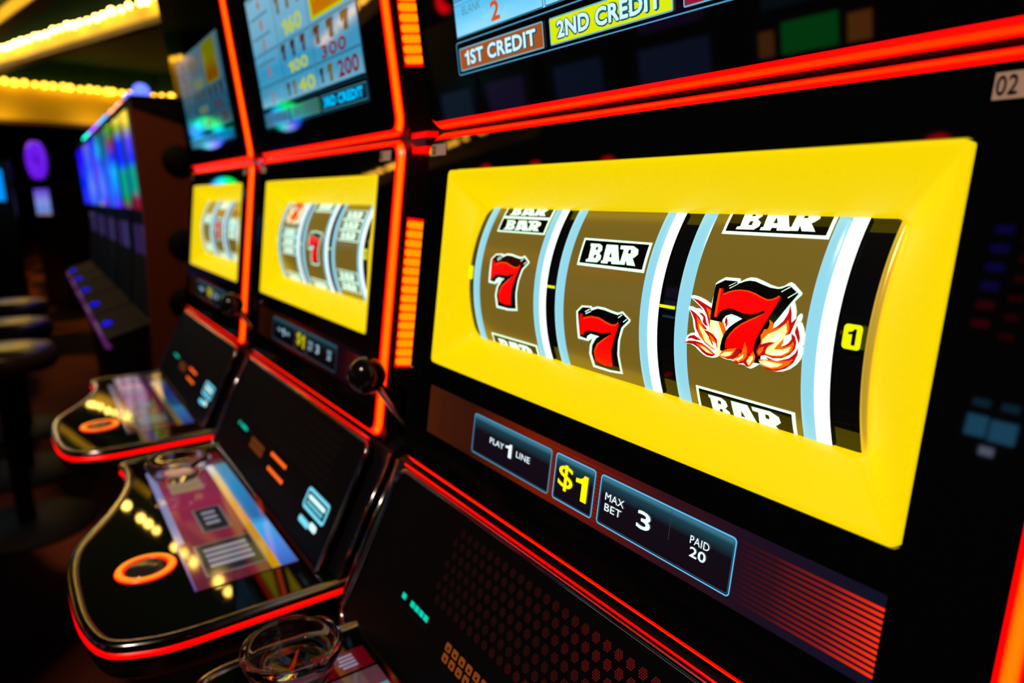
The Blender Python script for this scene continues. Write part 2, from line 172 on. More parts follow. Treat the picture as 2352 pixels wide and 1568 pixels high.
# outlines traced for the reel symbols: (x, arc length) in metres
SYMBOLS = {'seven':[('white',[(-0.02924,0.01787),(-0.02306,0.02288),(-0.01211,0.02376),(-0.01124,0.02264),(-0.00528,0.02443),(0.00221,0.02439),(0.00962,0.02328),(0.01611,0.02267),(0.02086,0.02429),(0.02924,0.01946),(0.02853,0.01781),(0.02223,0.01236),(0.01842,0.00293),(0.01646,-0.00777),(0.017,-0.0229),(0.00304,-0.02443),(-0.01577,-0.02425),(-0.01746,-0.01335),(-0.01519,-0.00623),(-0.01118,-0.0003),(-0.0168,-0.00345),(-0.02842,-0.00327),(-0.02886,0.0078)]),('black',[(-0.02727,0.01761),(-0.02216,0.02164),(-0.01323,0.02239),(-0.0123,0.02035),(-0.00513,0.02283),(0.00238,0.02261),(0.00977,0.02161),(0.01625,0.02102),(0.02059,0.0228),(0.0275,0.01902),(0.02041,0.01277),(0.01655,0.00261),(0.01453,-0.00815),(0.01494,-0.02146),(0.0036,-0.02257),(-0.0129,-0.0222),(-0.01462,-0.01279),(-0.01242,-0.00572),(-0.00722,0.00037),(-0.00364,0.00246),(-0.01287,0.00283),(-0.01706,0.00052),(-0.01815,-0.00183),(-0.02582,-0.00128),(-0.02638,0.00817)]),('white',[(-0.01913,0.01892),(-0.01394,0.02147),(-0.01344,0.02102),(-0.01863,0.01836)]),('white',[(-0.01844,0.01756),(-0.0126,0.0201),(-0.01211,0.01966),(-0.01794,0.017)]),('white',[(0.01679,0.01943),(0.02065,0.02212),(0.02111,0.0217),(0.01724,0.0189)]),('white',[(0.02196,0.01723),(0.02568,0.01972),(0.02612,0.0193),(0.0224,0.01671)]),('red',[(-0.02481,0.01658),(-0.0216,0.01681),(-0.02187,0.01414),(-0.01244,0.01652),(-0.00325,0.01679),(0.00427,0.01483),(0.01087,0.0136),(0.01516,0.01445),(0.01722,0.01654),(0.01758,0.01362),(0.01306,0.00405),(0.00875,-0.00609),(0.00754,-0.01908),(-0.00164,-0.01973),(-0.01121,-0.01801),(-0.01084,-0.00982),(-0.00665,-0.00359),(0.00236,0.00223),(0.01031,0.00644),(0.0092,0.00769),(-0.00039,0.00541),(-0.00954,0.00549),(-0.01664,0.00488),(-0.02083,0.0026),(-0.02136,0.00067),(-0.0249,0.00084),(-0.02556,0.0083)]),('orangered',[(-0.02091,0.01386),(-0.01243,0.01631),(-0.00324,0.01659),(0.00428,0.01463),(0.01087,0.0134),(0.0153,0.01427),(0.01723,0.01634),(0.01726,0.01536),(0.01503,0.01343),(0.01044,0.01253),(0.0037,0.01373),(-0.00352,0.01573),(-0.01241,0.01549),(-0.02027,0.01311)]),('orangered',[(0.01,0.00619),(0.00234,0.00201),(-0.00637,-0.00375),(-0.01051,-0.00976),(-0.01072,-0.01427),(-0.00905,-0.00948),(-0.00536,-0.00422),(0.0032,0.00153)])],'bar':{'outer':[[-0.03446,0.01028],[0.03587,0.01062],[0.03466,-0.01029],[-0.03587,-0.01062]],'inner':[[-0.03156,0.00842],[0.03419,0.00922],[0.03263,-0.00855],[-0.03344,-0.00871]],'B':[[-0.02568,0.00654],[-0.01564,0.00669],[-0.01233,0.00516],[-0.01136,0.00203],[-0.01342,-0.00022],[-0.0105,-0.00212],[-0.01037,-0.00472],[-0.01327,-0.00713],[-0.02601,-0.00739],[-0.02575,-0.00556],[-0.02367,-0.00519],[-0.02436,0.00443],[-0.02553,0.00458]],'Bh1':[[-0.01849,0.00425],[-0.0163,0.00417],[-0.0162,0.00193],[-0.01865,0.00187]],'Bh2':[[-0.01808,-0.0016],[-0.01593,-0.00156],[-0.01594,-0.0042],[-0.01843,-0.00417]],'A':[[-0.00838,0.00668],[0.00357,0.00687],[0.01055,-0.00687],[0.00211,-0.00704],[0.00177,-0.00534],[-0.00172,-0.00541],[-0.00196,-0.00717],[-0.00912,-0.00722],[-0.00892,-0.00534],[-0.00753,-0.00503]],'Ah':[[-0.00149,0.00164],[0.0009,-0.00233],[-0.002,-0.00244]],'R':[[0.00645,0.00683],[0.01918,0.00709],[0.02476,0.00491],[0.02569,0.00147],[0.02314,-0.0009],[0.02178,-0.0016],[0.02612,-0.00668],[0.01791,-0.00667],[0.01546,-0.00307],[0.01568,-0.00665],[0.00923,-0.00677],[0.00927,-0.00455],[0.01057,-0.00425],[0.01085,0.004],[0.00696,0.00416]],'Rh':[[0.01561,0.00431],[0.01802,0.00417],[0.01831,0.00156],[0.01572,0.00148]]},'flame':[('white',[(-0.01654,0.02454),(-0.00598,0.02476),(-0.00543,0.02295),(-0.00176,0.02517),(0.0009,0.02608),(0.00459,0.02611),(0.00967,0.0248),(0.01524,0.02313),(0.01996,0.0223),(0.02314,0.02321),(0.0255,0.02508),(0.02718,0.02591),(0.02933,0.02504),(0.03521,0.02074),(0.03503,0.01966),(0.03183,0.01565),(0.03278,0.01407),(0.03412,0.01085),(0.03453,0.00667),(0.03611,0.00921),(0.03733,0.01001),(0.03826,0.00888),(0.03809,0.00634),(0.03751,0.00499),(0.03851,0.00535),(0.04019,0.00246),(0.04168,-0.00149),(0.04211,-0.00435),(0.04165,-0.00632),(0.04074,-0.00711),(0.04152,-0.00782),(0.04155,-0.01078),(0.04062,-0.01436),(0.0381,-0.01787),(0.03451,-0.02101),(0.03026,-0.02323),(0.02636,-0.02419),(0.02134,-0.0242),(0.01773,-0.02312),(0.0151,-0.02205),(0.01255,-0.02396),(0.01047,-0.02532),(0.00889,-0.02611),(0.00674,-0.02585),(0.00455,-0.02465),(0.00073,-0.02496),(-0.00206,-0.02409),(-0.00486,-0.02369),(-0.00826,-0.02388),(-0.01172,-0.02334),(-0.01347,-0.02271),(-0.01579,-0.02413),(-0.01874,-0.02495),(-0.02294,-0.02502),(-0.02598,-0.02411),(-0.02906,-0.02245),(-0.03221,-0.02028),(-0.03601,-0.01921),(-0.04079,-0.01954),(-0.04211,-0.01851),(-0.03992,-0.01688),(-0.0388,-0.01419),(-0.03609,-0.01227),(-0.03271,-0.01148),(-0.03429,-0.00806),(-0.0355,-0.00335),(-0.03762,0.00026),(-0.04024,0.0026),(-0.03958,0.00415),(-0.03677,0.00427),(-0.03351,0.00348),(-0.03111,0.00379),(-0.02784,0.00254),(-0.03138,0.0052),(-0.03623,0.00774),(-0.03968,0.00977),(-0.03941,0.01078),(-0.03703,0.0113),(-0.0326,0.01085),(-0.02744,0.00953),(-0.02287,0.00771),(-0.02214,0.01468),(-0.02273,0.0201),(-0.02115,0.0217)]),('dark',[(-0.03817,0.00946),(-0.03272,0.00866),(-0.02684,0.00674),(-0.02173,0.00502),(-0.02179,0.00051),(-0.02167,-0.00423),(-0.02174,-0.00853),(-0.02284,-0.0044),(-0.02508,0.00053),(-0.02809,0.00395),(-0.03222,0.0063)]),('orange',[(-0.02617,0.00491),(-0.02171,0.00336),(-0.02164,-0.00042),(-0.02191,-0.00378),(-0.02309,-0.00063)]),('dark',[(-0.03894,0.00243),(-0.03426,0.00071),(-0.03019,-0.00163),(-0.02792,-0.00467),(-0.0236,-0.00786),(-0.02562,-0.00866),(-0.02171,-0.01188),(-0.02019,-0.01644),(-0.01532,-0.01943),(-0.01887,-0.01911),(-0.02437,-0.01668),(-0.02887,-0.01306),(-0.03235,-0.00873),(-0.03366,-0.00406),(-0.03586,-0.00097)]),('orange',[(-0.03274,-0.00102),(-0.02894,-0.00386),(-0.02638,-0.00733),(-0.02385,-0.00838),(-0.02557,-0.00913),(-0.02126,-0.01373),(-0.02377,-0.01658),(-0.02759,-0.01382),(-0.03003,-0.01032),(-0.03134,-0.00566)]),('pale',[(-0.03014,-0.00548),(-0.02627,-0.00828),(-0.02198,-0.00904),(-0.02155,-0.01378),(-0.01774,-0.01794),(-0.01532,-0.01943),(-0.0195,-0.01825),(-0.02443,-0.01572),(-0.02718,-0.01132),(-0.02932,-0.00827)]),('dark',[(-0.03128,0.00136),(-0.02818,0.00106),(-0.0258,-0.00053),(-0.02437,-0.00415),(-0.02292,-0.00608),(-0.02536,-0.00573),(-0.02739,-0.00411),(-0.02721,-0.00121)]),('pale',[(-0.02168,-0.00209),(-0.01176,-0.00229),(-0.00913,-0.00701),(-0.01078,-0.01008),(-0.01208,-0.01503),(-0.0124,-0.01986),(-0.01289,-0.02284),(-0.01524,-0.02184),(-0.01486,-0.01695),(-0.01631,-0.0129),(-0.02008,-0.01018),(-0.02174,-0.00853)]),('white',[(-0.01982,-0.00348),(-0.01728,-0.00404),(-0.01521,-0.00656),(-0.01361,-0.01055),(-0.01426,-0.01303),(-0.01651,-0.01055),(-0.0183,-0.00751)]),('orange',[(-0.01548,-0.00237),(-0.01183,-0.00183),(-0.00919,-0.00655),(-0.01078,-0.01008),(-0.01288,-0.00667)]),('dark',[(-0.02562,-0.00866),(-0.02198,-0.00904),(-0.01829,-0.01036),(-0.01544,-0.01275),(-0.01457,-0.01689),(-0.01534,-0.01895),(-0.01776,-0.01746),(-0.01966,-0.01538),(-0.02137,-0.0123)]),('orange',[(-0.02154,-0.01041),(-0.01812,-0.01224),(-0.01555,-0.01515),(-0.01512,-0.01747),(-0.0172,-0.01688),(-0.01943,-0.01438)]),('white',[(-0.01855,-0.01423),(-0.01552,-0.01563),(-0.01488,-0.01887),(-0.01745,-0.01789)]),('dark',[(-0.04048,-0.01898),(-0.03673,-0.01708),(-0.03174,-0.01648),(-0.02618,-0.017),(-0.02125,-0.01906),(-0.01582,-0.02219),(-0.01816,-0.02385),(-0.02234,-0.02392),(-0.026,-0.02238),(-0.02912,-0.01998),(-0.03351,-0.01877)]),('orange',[(-0.03105,-0.01785),(-0.02553,-0.01786),(-0.02062,-0.01992),(-0.01641,-0.0223),(-0.02116,-0.02246),(-0.02603,-0.02065)]),('pale',[(-0.02793,-0.01878),(-0.02426,-0.01911),(-0.0212,-0.02051),(-0.01788,-0.02233),(-0.02297,-0.02182)]),('dark',[(-0.03805,-0.01606),(-0.03627,-0.01403),(-0.03259,-0.01293),(-0.02941,-0.01412),(-0.02657,-0.01536),(-0.03117,-0.01564),(-0.03431,-0.01519)]),('black',[(-0.02162,0.01926),(-0.01566,0.02258),(-0.00701,0.0227),(-0.00629,0.02119),(-0.00122,0.02338),(0.00154,0.02398),(0.00526,0.0239),(0.01031,0.02261),(0.01573,0.0214),(0.02076,0.0212),(0.02306,0.02176),(0.02558,0.02312),(0.02758,0.02369),(0.03379,0.01994),(0.03025,0.01439),(0.02598,0.0076),(0.02281,0.00239),(0.02035,-0.00235),(0.01798,-0.00714),(0.01697,-0.01175),(0.01634,-0.01636),(0.01586,-0.02145),(0.01248,-0.02166),(0.00719,-0.02225),(-0.00385,-0.02016),(-0.01215,-0.01885),(-0.01227,-0.01649),(-0.01121,-0.01157),(-0.00938,-0.00728),(-0.00645,-0.00381),(-0.00299,-0.00099),(0.00143,0.00193),(-0.00256,0.00296),(-0.00654,0.00355),(-0.01021,0.00212),(-0.01208,-0.00024),(-0.01235,-0.00214),(-0.02142,-0.00181),(-0.02139,0.00482)]),('white',[(-0.0122,0.01964),(-0.00765,0.02208),(-0.00736,0.02183),(-0.01188,0.0193)]),('white',[(-0.01147,0.01822),(-0.00632,0.02128),(-0.00592,0.02105),(-0.01104,0.01789)]),('white',[(0.02306,0.01997),(0.02786,0.0232),(0.02824,0.02289),(0.02343,0.01966)]),('white',[(0.02785,0.01714),(0.03261,0.0207),(0.03297,0.0204),(0.02822,0.01684)]),('red',[(-0.01819,0.0174),(-0.01519,0.01754),(-0.01476,0.01458),(-0.01158,0.01611),(-0.00748,0.0175),(-0.00274,0.01825),(0.0021,0.01824),(0.0071,0.01731),(0.01217,0.01566),(0.01595,0.01479),(0.01882,0.01536),(0.02144,0.01677),(0.02267,0.0177),(0.02378,0.01661),(0.02203,0.01226),(0.01966,0.00716),(0.01712,0.00198),(0.01483,-0.00278),(0.01244,-0.00807),(0.01154,-0.01182),(0.01145,-0.015),(0.00963,-0.01762),(0.00695,-0.01721),(0.00142,-0.01545),(-0.00189,-0.01534),(-0.0085,-0.01724),(-0.00861,-0.01395),(-0.00785,-0.011),(-0.00595,-0.00767),(-0.00255,-0.0039),(0.00135,-0.0008),(0.00573,0.00187),(0.01053,0.00434),(0.01564,0.00713),(0.0151,0.00851),(0.0102,0.00608),(0.0062,0.00508),(0.00196,0.00495),(-0.00258,0.00592),(-0.00602,0.00661),(-0.0088,0.00657),(-0.01201,0.00568),(-0.01451,0.00386),(-0.01583,0.00157),(-0.01619,0.00026),(-0.01861,0.0001),(-0.01835,0.00852)]),('orangered',[(-0.01819,0.0174),(-0.01671,0.01746),(-0.01672,0.00065),(-0.01831,0.00043),(-0.01823,0.00853)]),('orangered',[(-0.01453,0.01437),(-0.01155,0.01602),(-0.00746,0.01745),(-0.00273,0.0182),(0.00211,0.01819),(0.00711,0.01727),(0.01218,0.01562),(0.01596,0.01475),(0.01883,0.01531),(0.02145,0.01672),(0.02268,0.01765),(0.02319,0.01719),(0.02165,0.01592),(0.019,0.01459),(0.01588,0.01403),(0.0121,0.0149),(0.00703,0.01654),(0.00221,0.01743),(-0.00255,0.01754),(-0.00717,0.01674),(-0.01111,0.01537),(-0.01403,0.01373)]),('orangered',[(0.01577,0.00697),(0.01057,0.00413),(0.00577,0.00165),(0.00139,-0.00103),(-0.00252,-0.00413),(-0.00565,-0.00785),(-0.00753,-0.01142),(-0.00676,-0.01059),(-0.00483,-0.00772),(-0.0018,-0.00457),(0.00201,-0.00152),(0.00629,0.0011),(0.01107,0.00367)]),('orange',[(-0.01233,-0.02201),(-0.0107,-0.01906),(-0.00626,-0.01683),(3e-05,-0.01514),(-0.00118,-0.01778),(0.00321,-0.0179),(0.0046,-0.01441),(0.00533,-0.01063),(0.00698,-0.01399),(0.00727,-0.01807),(0.00914,-0.01817),(0.0113,-0.01503),(0.01307,-0.01788),(0.01244,-0.02075),(0.01043,-0.02346),(0.00939,-0.0246),(0.00722,-0.02318),(0.00503,-0.02221),(0.00069,-0.02307),(-0.00377,-0.02252),(-0.00829,-0.02268),(-0.01174,-0.02238)]),('dark',[(-0.01116,-0.02227),(-0.00716,-0.02232),(-0.00274,-0.01995),(-0.00023,-0.01537),(0.00169,-0.0154),(0.0029,-0.01726),(0.00113,-0.01993),(-0.00211,-0.02196),(-0.00601,-0.02296)]),('dark',[(-0.0018,-0.02285),(0.00179,-0.02309),(0.00528,-0.02146),(0.00706,-0.01926),(0.00774,-0.01706),(0.00862,-0.0185),(0.00716,-0.02133),(0.00775,-0.02307),(0.0094,-0.0247),(0.00726,-0.02467),(0.00533,-0.02309),(0.00017,-0.0245)]),('pale',[(-0.01176,-0.02166),(-0.00841,-0.01912),(-0.0023,-0.01762),(-0.00439,-0.0205),(-0.00831,-0.02173)]),('pale',[(-0.0021,-0.0222),(0.00171,-0.02075),(0.0051,-0.01778),(0.00494,-0.0199),(0.00177,-0.02238)]),('pale',[(0.00743,-0.0215),(0.00969,-0.01853),(0.01147,-0.0175),(0.01185,-0.01949),(0.00987,-0.02264),(0.00911,-0.02373)]),('white',[(0.03113,0.01364),(0.02836,0.01007),(0.02305,0.00242),(0.02372,-8e-05),(0.02687,0.00299),(0.03057,0.00866)]),('dark',[(0.03113,0.01364),(0.03288,0.00898),(0.03355,0.00441),(0.03667,0.00761),(0.03483,0.00121),(0.03359,-0.00281),(0.03478,-0.00134),(0.0371,-0.00266),(0.03826,-0.00586),(0.03776,-0.00934),(0.03484,-0.01288),(0.03027,-0.01549),(0.02495,-0.01651),(0.01987,-0.01569),(0.01485,-0.01732),(0.01387,-0.01456),(0.01537,-0.01114),(0.01649,-0.00739),(0.01621,-0.00522),(0.02029,-0.00192),(0.02526,0.00102),(0.02852,0.00452),(0.03057,0.00866)]),('orange',[(0.03143,0.00559),(0.03292,0.00134),(0.0322,-0.00304),(0.03032,-0.00679),(0.02825,-0.00975),(0.03157,-0.00916),(0.03469,-0.00733),(0.03574,-0.00459),(0.03694,-0.00651),(0.03601,-0.01051),(0.03206,-0.01384),(0.02733,-0.01539),(0.02085,-0.01529),(0.01629,-0.01009),(0.01624,-0.00743),(0.01808,-0.00403),(0.02217,-0.00119),(0.02724,0.00089),(0.03016,0.00348)]),('pale',[(0.03066,0.00334),(0.03181,-0.00054),(0.03009,-0.00511),(0.02715,-0.00864),(0.02499,-0.01143),(0.0303,-0.01069),(0.03528,-0.00829),(0.0342,-0.01128),(0.02966,-0.01407),(0.02385,-0.01517),(0.0198,-0.01481),(0.02051,-0.01157),(0.02555,-0.00761),(0.0207,-0.00866),(0.01704,-0.00996),(0.01724,-0.00726),(0.02054,-0.00363),(0.02561,-0.00109)]),('white',[(0.02771,-0.00205),(0.0285,-0.00408),(0.02592,-0.00668),(0.02209,-0.00776),(0.02413,-0.00436)]),('white',[(0.03079,-0.00327),(0.03455,-0.00138),(0.03562,-0.00376),(0.03371,-0.00707),(0.02918,-0.00937),(0.03037,-0.00721)]),('dark',[(0.03478,-0.00134),(0.0371,-0.00266),(0.03811,-0.00546),(0.03666,-0.00443),(0.03597,-0.00625),(0.03384,-0.00812),(0.03015,-0.00933),(0.03365,-0.00665),(0.03522,-0.00425)]),('white',[(0.03277,-0.01132),(0.03103,-0.01316),(0.02625,-0.01427),(0.02178,-0.01444),(0.0271,-0.0128)]),('dark',[(0.02555,-0.00761),(0.02183,-0.00979),(0.0201,-0.01253),(0.01879,-0.015),(0.01689,-0.01693),(0.01452,-0.01625),(0.01384,-0.01411),(0.01535,-0.01092),(0.01874,-0.00922),(0.02212,-0.00798)]),('orange',[(0.01893,-0.01096),(0.01818,-0.01377),(0.01634,-0.01636),(0.01467,-0.01486),(0.016,-0.01237)]),('orange',[(0.02026,0.0041),(0.02273,0.00281),(0.02341,0.00031),(0.02182,-0.00212),(0.01907,-0.00387),(0.01649,-0.00739),(0.01596,-0.00526),(0.01739,-0.00282),(0.01772,-0.00167),(0.02015,-0.00107),(0.02095,0.00167)]),('dark',[(0.03743,0.00372),(0.03913,0.00062),(0.04033,-0.00255),(0.04015,-0.00616),(0.0383,-0.00289),(0.03671,-0.00019)]),('dark',[(0.04014,-0.00786),(0.04014,-0.01189),(0.03801,-0.01659),(0.03352,-0.02055),(0.0278,-0.02307),(0.02182,-0.02342),(0.01711,-0.02074),(0.02255,-0.01787),(0.02042,-0.01626),(0.0275,-0.01757),(0.035,-0.01458),(0.03845,-0.01135)]),('orange',[(0.03783,-0.01447),(0.03527,-0.018),(0.03064,-0.02092),(0.0253,-0.02247),(0.02025,-0.02215),(0.01656,-0.01994),(0.01597,-0.01869),(0.02253,-0.01764),(0.02991,-0.01709),(0.03511,-0.01586)]),('pale',[(0.03169,-0.01828),(0.02866,-0.02044),(0.02427,-0.02178),(0.0197,-0.02136),(0.01629,-0.01976),(0.02005,-0.01835),(0.02608,-0.01851)]),('white',[(0.02613,-0.01939),(0.02271,-0.02075),(0.01913,-0.02011),(0.02212,-0.01907)]),('dark',[(-0.00746,0.0025),(-0.00879,0.00047),(-0.00898,-0.00188),(-0.00802,-0.00266),(-0.00848,-0.00458),(-0.00686,-0.00295),(-0.00711,-0.00021),(-0.00788,0.00106)])]}
# ------------------------------------------------------------------ palette
BLACK = pm('black_gloss', (.003, .003, .0035), .025, ior=1.45)
PLAST = pm('black_plastic', (.006, .006, .007), .28)
MATTE = pm('black_matte', (.004, .004, .004), .7, spec=.2)
CHROME = pm('dark_chrome', (.55, .53, .5), .12, 1.)
TUBE = uv_ramp_mat('red_light_pipe', 1, [(0, (1, .0, 0)), (.20, (1, .0, 0)), (.36, (1, .09, .0)), (.60, (1, .125, .001)), (.80, (1, .09, .0)), (.93, (1, 0, 0)), (1, (.8, 0, 0))], 2.0, .3)
TUBER = uv_ramp_mat('deep_red_light_pipe', 1, [(0, (1, .0, 0)), (.35, (1, .0, 0)), (.5, (1, .022, .0)), (.7, (1, .03, .0)), (.88, (1, .0, 0)), (1, (.7, 0, 0))], 1.8, .3)
REDLINE = pm('red_light_and_reflection', (.1, 0, 0), .3, emi=(1, 0, 0), es=1.7)
AMBERSEG = pm('amber_segment', (.3, .1, 0), .4, emi=(1, .27, .0), es=1.3)
REDRIM = pm('red_segment_surround', (.2, 0, 0), .4, emi=(1, .0, 0), es=1.2)
YEL = pm('lit_yellow_bezel', (.30, .20, .0), .4, emi=(1, .745, .0), es=.88)
YELLIP = YEL
STRIP = pm('reel_strip', (.16, .13, .07), .2, .7, emi=(.165, .108, .010), es=1.)
RIMB = pm('reel_rim_pale_blue', (.1, .15, .16), .25, emi=(.28, .70, .86), es=.95)
RIMW = pm('reel_rim_white', (.5, .5, .5), .25, emi=(.80, .95, 1), es=1.15)
SMOKE = pm('dark_reel_window', (.006, .007, .01), .05, ior=1.6)
S_WHITE = pm('symbol_white', (.4, .4, .4), .3, emi=(.68, 1, .78), es=1.15)
S_BLACK = pm('symbol_black', (.006, .005, .004), .12)
S_RED = pm('symbol_red', (.3, 0, 0), .3, emi=(.92, .0, .0), es=1.)
S_OR = pm('symbol_orange_red', (.3, .02, 0), .3, emi=(1, .06, .0), es=1.)
S_ORANGE = pm('symbol_orange', (.3, .1, 0), .3, emi=(1, .13, .0), es=1.)
S_DARK = pm('symbol_dark_red', (.2, 0, 0), .3, emi=(.48, .004, .01), es=1.)
S_PALE = pm('symbol_pale_yellow', (.4, .4, .2), .3, emi=(1, .93, .36), es=1.)
SYM = {'white': S_WHITE, 'black': S_BLACK, 'red': S_RED, 'orangered': S_OR, 'orange': S_ORANGE, 'dark': S_DARK, 'pale': S_PALE}
TICK = pm('payline_tick', (.3, .3, 0), .3, emi=(.80, .86, .0), es=1.)
CYAN = pm('display_cyan_line', (0, 0, 0), .2, emi=(.07, .33, .55), es=1.)
CYANB = pm('display_bright_cyan', (0, 0, 0), .2, emi=(.12, .55, .95), es=1.)
TXW = pm('display_white', (0, 0, 0), .2, emi=(.78, .93, 1), es=1.1)
TXWD = pm('display_dim_white', (0, 0, 0), .2, emi=(.32, .55, .66), es=1.)
TXY = pm('display_yellow', (0, 0, 0), .2, emi=(1, .92, .0), es=1.05)
CREAM = pm('number_label', (.80, .55, .45), .6)
INK = pm('label_ink', (.01, .005, .005), .6)
GREENL = pm('green_readout', (0, .1, .08), .3, emi=(.0, .62, .42), es=1.)
AMB = pm('amber_readout', (.1, .03, 0), .3, emi=(.17, .036, .005), es=1.)
AMBB = pm('amber_chevron', (.1, .03, 0), .3, emi=(1, .12, .01), es=1.5)
ICE = pm('ice_blue_light', (.1, .2, .25), .3, emi=(.16, .72, .92), es=1.)
ICEW = pm('ice_white_light', (.2, .3, .3), .3, emi=(.65, .97, 1), es=1.1)
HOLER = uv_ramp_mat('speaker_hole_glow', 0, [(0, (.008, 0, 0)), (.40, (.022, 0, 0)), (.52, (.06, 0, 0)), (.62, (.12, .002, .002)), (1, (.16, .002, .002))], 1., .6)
HOLEO = pm('speaker_hole', (.004, .002, .002), .7)
RING = uv_ramp_mat('button_ring_light', 1, [(0, (1, 0, 0)), (.2, (1, .02, 0)), (.35, (1, .24, .01)), (.7, (1, .24, .01)), (.9, (1, .02, 0)), (1, (1, 0, 0))], 1.4, .3)
DOME = pm('button_dome', (.05, .045, .045), .15, .3)
GLASS = pm('clear_glass', (1, 1, 1), .0, trans=1., ior=1.5)
# ------------------------------------------------------------------ machine frame of reference
# origin: middle of the lower edge of the lit reel bezel; x right, y into the machine, z up
A1, A2, A3 = rad(8.346), rad(-5.5), rad(28)
def plane(o, a):
    u = Vector((0, sin(a), cos(a))); n = Vector((0, -cos(a), sin(a))); o = Vector(o)
    return lambda x, v, off=0.: o + Vector((x, 0, 0)) + u * v + n * off
R = plane((0, 0, 0), A1)
U = plane(R(0, .2222), A2)
L = plane(R(0, -.118), A3)
def deckp(x, y, off=0.): return Vector((x, y, -.257 + off))
RR, RE, RVC = .13, .012, .0918          # reel drum: radius, depth of its front behind the bezel plane, middle height
def drum(x, s, off=0.):
    th = s / RR; r = RR + off
    return R(x, RVC + r * sin(th), -(RE + RR) + r * cos(th))
def on_drum(mb, loops, off, mat, step=.004):
    """flat outline (x, arc length) laid on the drum, cut into strips so that it follows the curve"""
    pts, tris = poly2d(loops)
    bm = bmesh.new(); vs = [bm.verts.new((p[0], p[1], 0)) for p in pts]
    for t in tris:
        try: bm.faces.new([vs[i] for i in t])
        except ValueError: pass
    s0 = min(p[1] for p in pts); s1 = max(p[1] for p in pts); k = math.ceil(s0 / step)
    while k * step < s1:
        bmesh.ops.bisect_plane(bm, geom=bm.verts[:] + bm.edges[:] + bm.faces[:], plane_co=(0, k * step, 0), plane_no=(0, 1, 0)); k += 1
    bm.verts.index_update()
    mb.add([drum(v.co.x, v.co.y, off) for v in bm.verts], [[v.index for v in f.verts] for f in bm.faces], mat); bm.free()
def shift(L_, dx, ds, kx=1., ks=1.): return [(p[0] * kx + dx, p[1] * ks + ds) for p in L_]
BAR = SYMBOLS['bar']
def add_bar(mb, x, s, ks=1., lo=-.067, hi=.067):
    def cl(L_):                       # keep to the piece of drum behind the window
        return [(p[0], min(hi, max(lo, p[1]))) for p in shift(L_, x, s, 1., ks)]
    def ok(L_):
        v = [p[1] for p in L_]; return max(v) - min(v) > 1e-4
    for loops, o, m in (([rect(-.0353, .0353, -.0106, .0106)], .0003, S_WHITE), ([rect(-.0331, .0331, -.0086, .0090)], .0005, S_BLACK),
                        ([BAR['B'], BAR['Bh1'], BAR['Bh2']], .0007, S_WHITE), ([BAR['A'], BAR['Ah']], .0007, S_WHITE), ([BAR['R'], BAR['Rh']], .0007, S_WHITE)):
        LL = [cl(q) for q in loops]
        if ok(LL[0]): on_drum(mb, [q for q in LL if ok(q)], o, m)
def add_pic(mb, key, x, s):
    for i, (m, pts) in enumerate(SYMBOLS[key]):
        on_drum(mb, [shift(pts, x, s)], .0003 + .00006 * i, SYM[m])
# ------------------------------------------------------------------ the slot machine
REELS = [(-.1837, -.0724), (-.0605, .0495), (.0644, .1724)]
DECK = [(.305, -.05), (.305, -.12), (.306, -.19), (.306, -.235), (.300, -.268), (.278, -.3045), (.2248, -.3215), (.1435, -.3266), (.09, -.3255), (.0446, -.3175), (.01, -.302),
        (-.0179, -.288), (-.055, -.271), (-.0931, -.2564), (-.135, -.245), (-.175, -.240), (-.205, -.240), (-.232, -.2425), (-.2445, -.228), (-.2485, -.20), (-.246, -.15), (-.243, -.10), (-.243, -.05)]
def catmull(P, k=4):
    out = []
    for i in range(len(P) - 1):
        p0 = P[max(i - 1, 0)]; p1 = P[i]; p2 = P[i + 1]; p3 = P[min(i + 2, len(P) - 1)]
        for j in range(k):
            t = j / k
            out.append(tuple(.5 * (2 * b + (c - a) * t + (2 * a - 5 * b + 4 * c - d) * t * t + (3 * b - a - 3 * c + d) * t ** 3) for a, b, c, d in zip(p0, p1, p2, p3)))
    out.append(P[-1]); return out
def inset(P, d):
    """open outline moved sideways by d (towards the deck's inside)"""
    out = []
    for i, p in enumerate(P):
        a = P[max(i - 1, 0)]; b = P[min(i + 1, len(P) - 1)]
        t = Vector((b[0] - a[0], b[1] - a[1])).normalized(); n = Vector((t.y, -t.x))
        out.append((p[0] + n.x * d, p[1] + n.y * d))
    return out
def pipe_ring(fn, x0, x1, v0, v1, r, d):
    """rounded light pipe round the edge of a panel"""
    mb = MB(); K = 7; loops = []
    for k in range(K):
        t = k / (K - 1); o = d * t; loops.append([(p, -d * t + d * .10 * sin(pi * t) - .0002) for p in rrect(x0 - o, x1 + o, v0 - o, v1 + o, r + o, 10)])
    n = len(loops[0]); base = loops[0]
    for side in (0, 1):                 # upright runs burn orange in the middle, level runs stay red
        for i in range(n):
            j = (i + 1) % n; e = (base[j][0][0] - base[i][0][0], base[j][0][1] - base[i][0][1])
            level = abs(e[0]) > abs(e[1]) * 1.2
            if level != bool(side): continue
            vs = []; uv = []
            for k in range(K):
                for q in (i, j): vs.append(fn(loops[k][q][0][0], loops[k][q][0][1], loops[k][q][1])); uv.append((0, k / (K - 1)))
            mb.add(vs, [(2 * k, 2 * k + 1, 2 * k + 3, 2 * k + 2) for k in range(K - 1)], TUBER if level else TUBE, uv, True)
    return mb
CACHE = {}
def part(key, name, parent, make, kind=None, loc=(0, 0, 0), label=None):
    """the same part of every machine shares one mesh"""
    if key is not None and key in CACHE: o = link(name, CACHE[key], parent, loc)
    else:
        mb = make(); o = mb.build(name, parent, loc)
        if key is not None: CACHE[key] = o.data
    return tag(o, label, kind=kind)
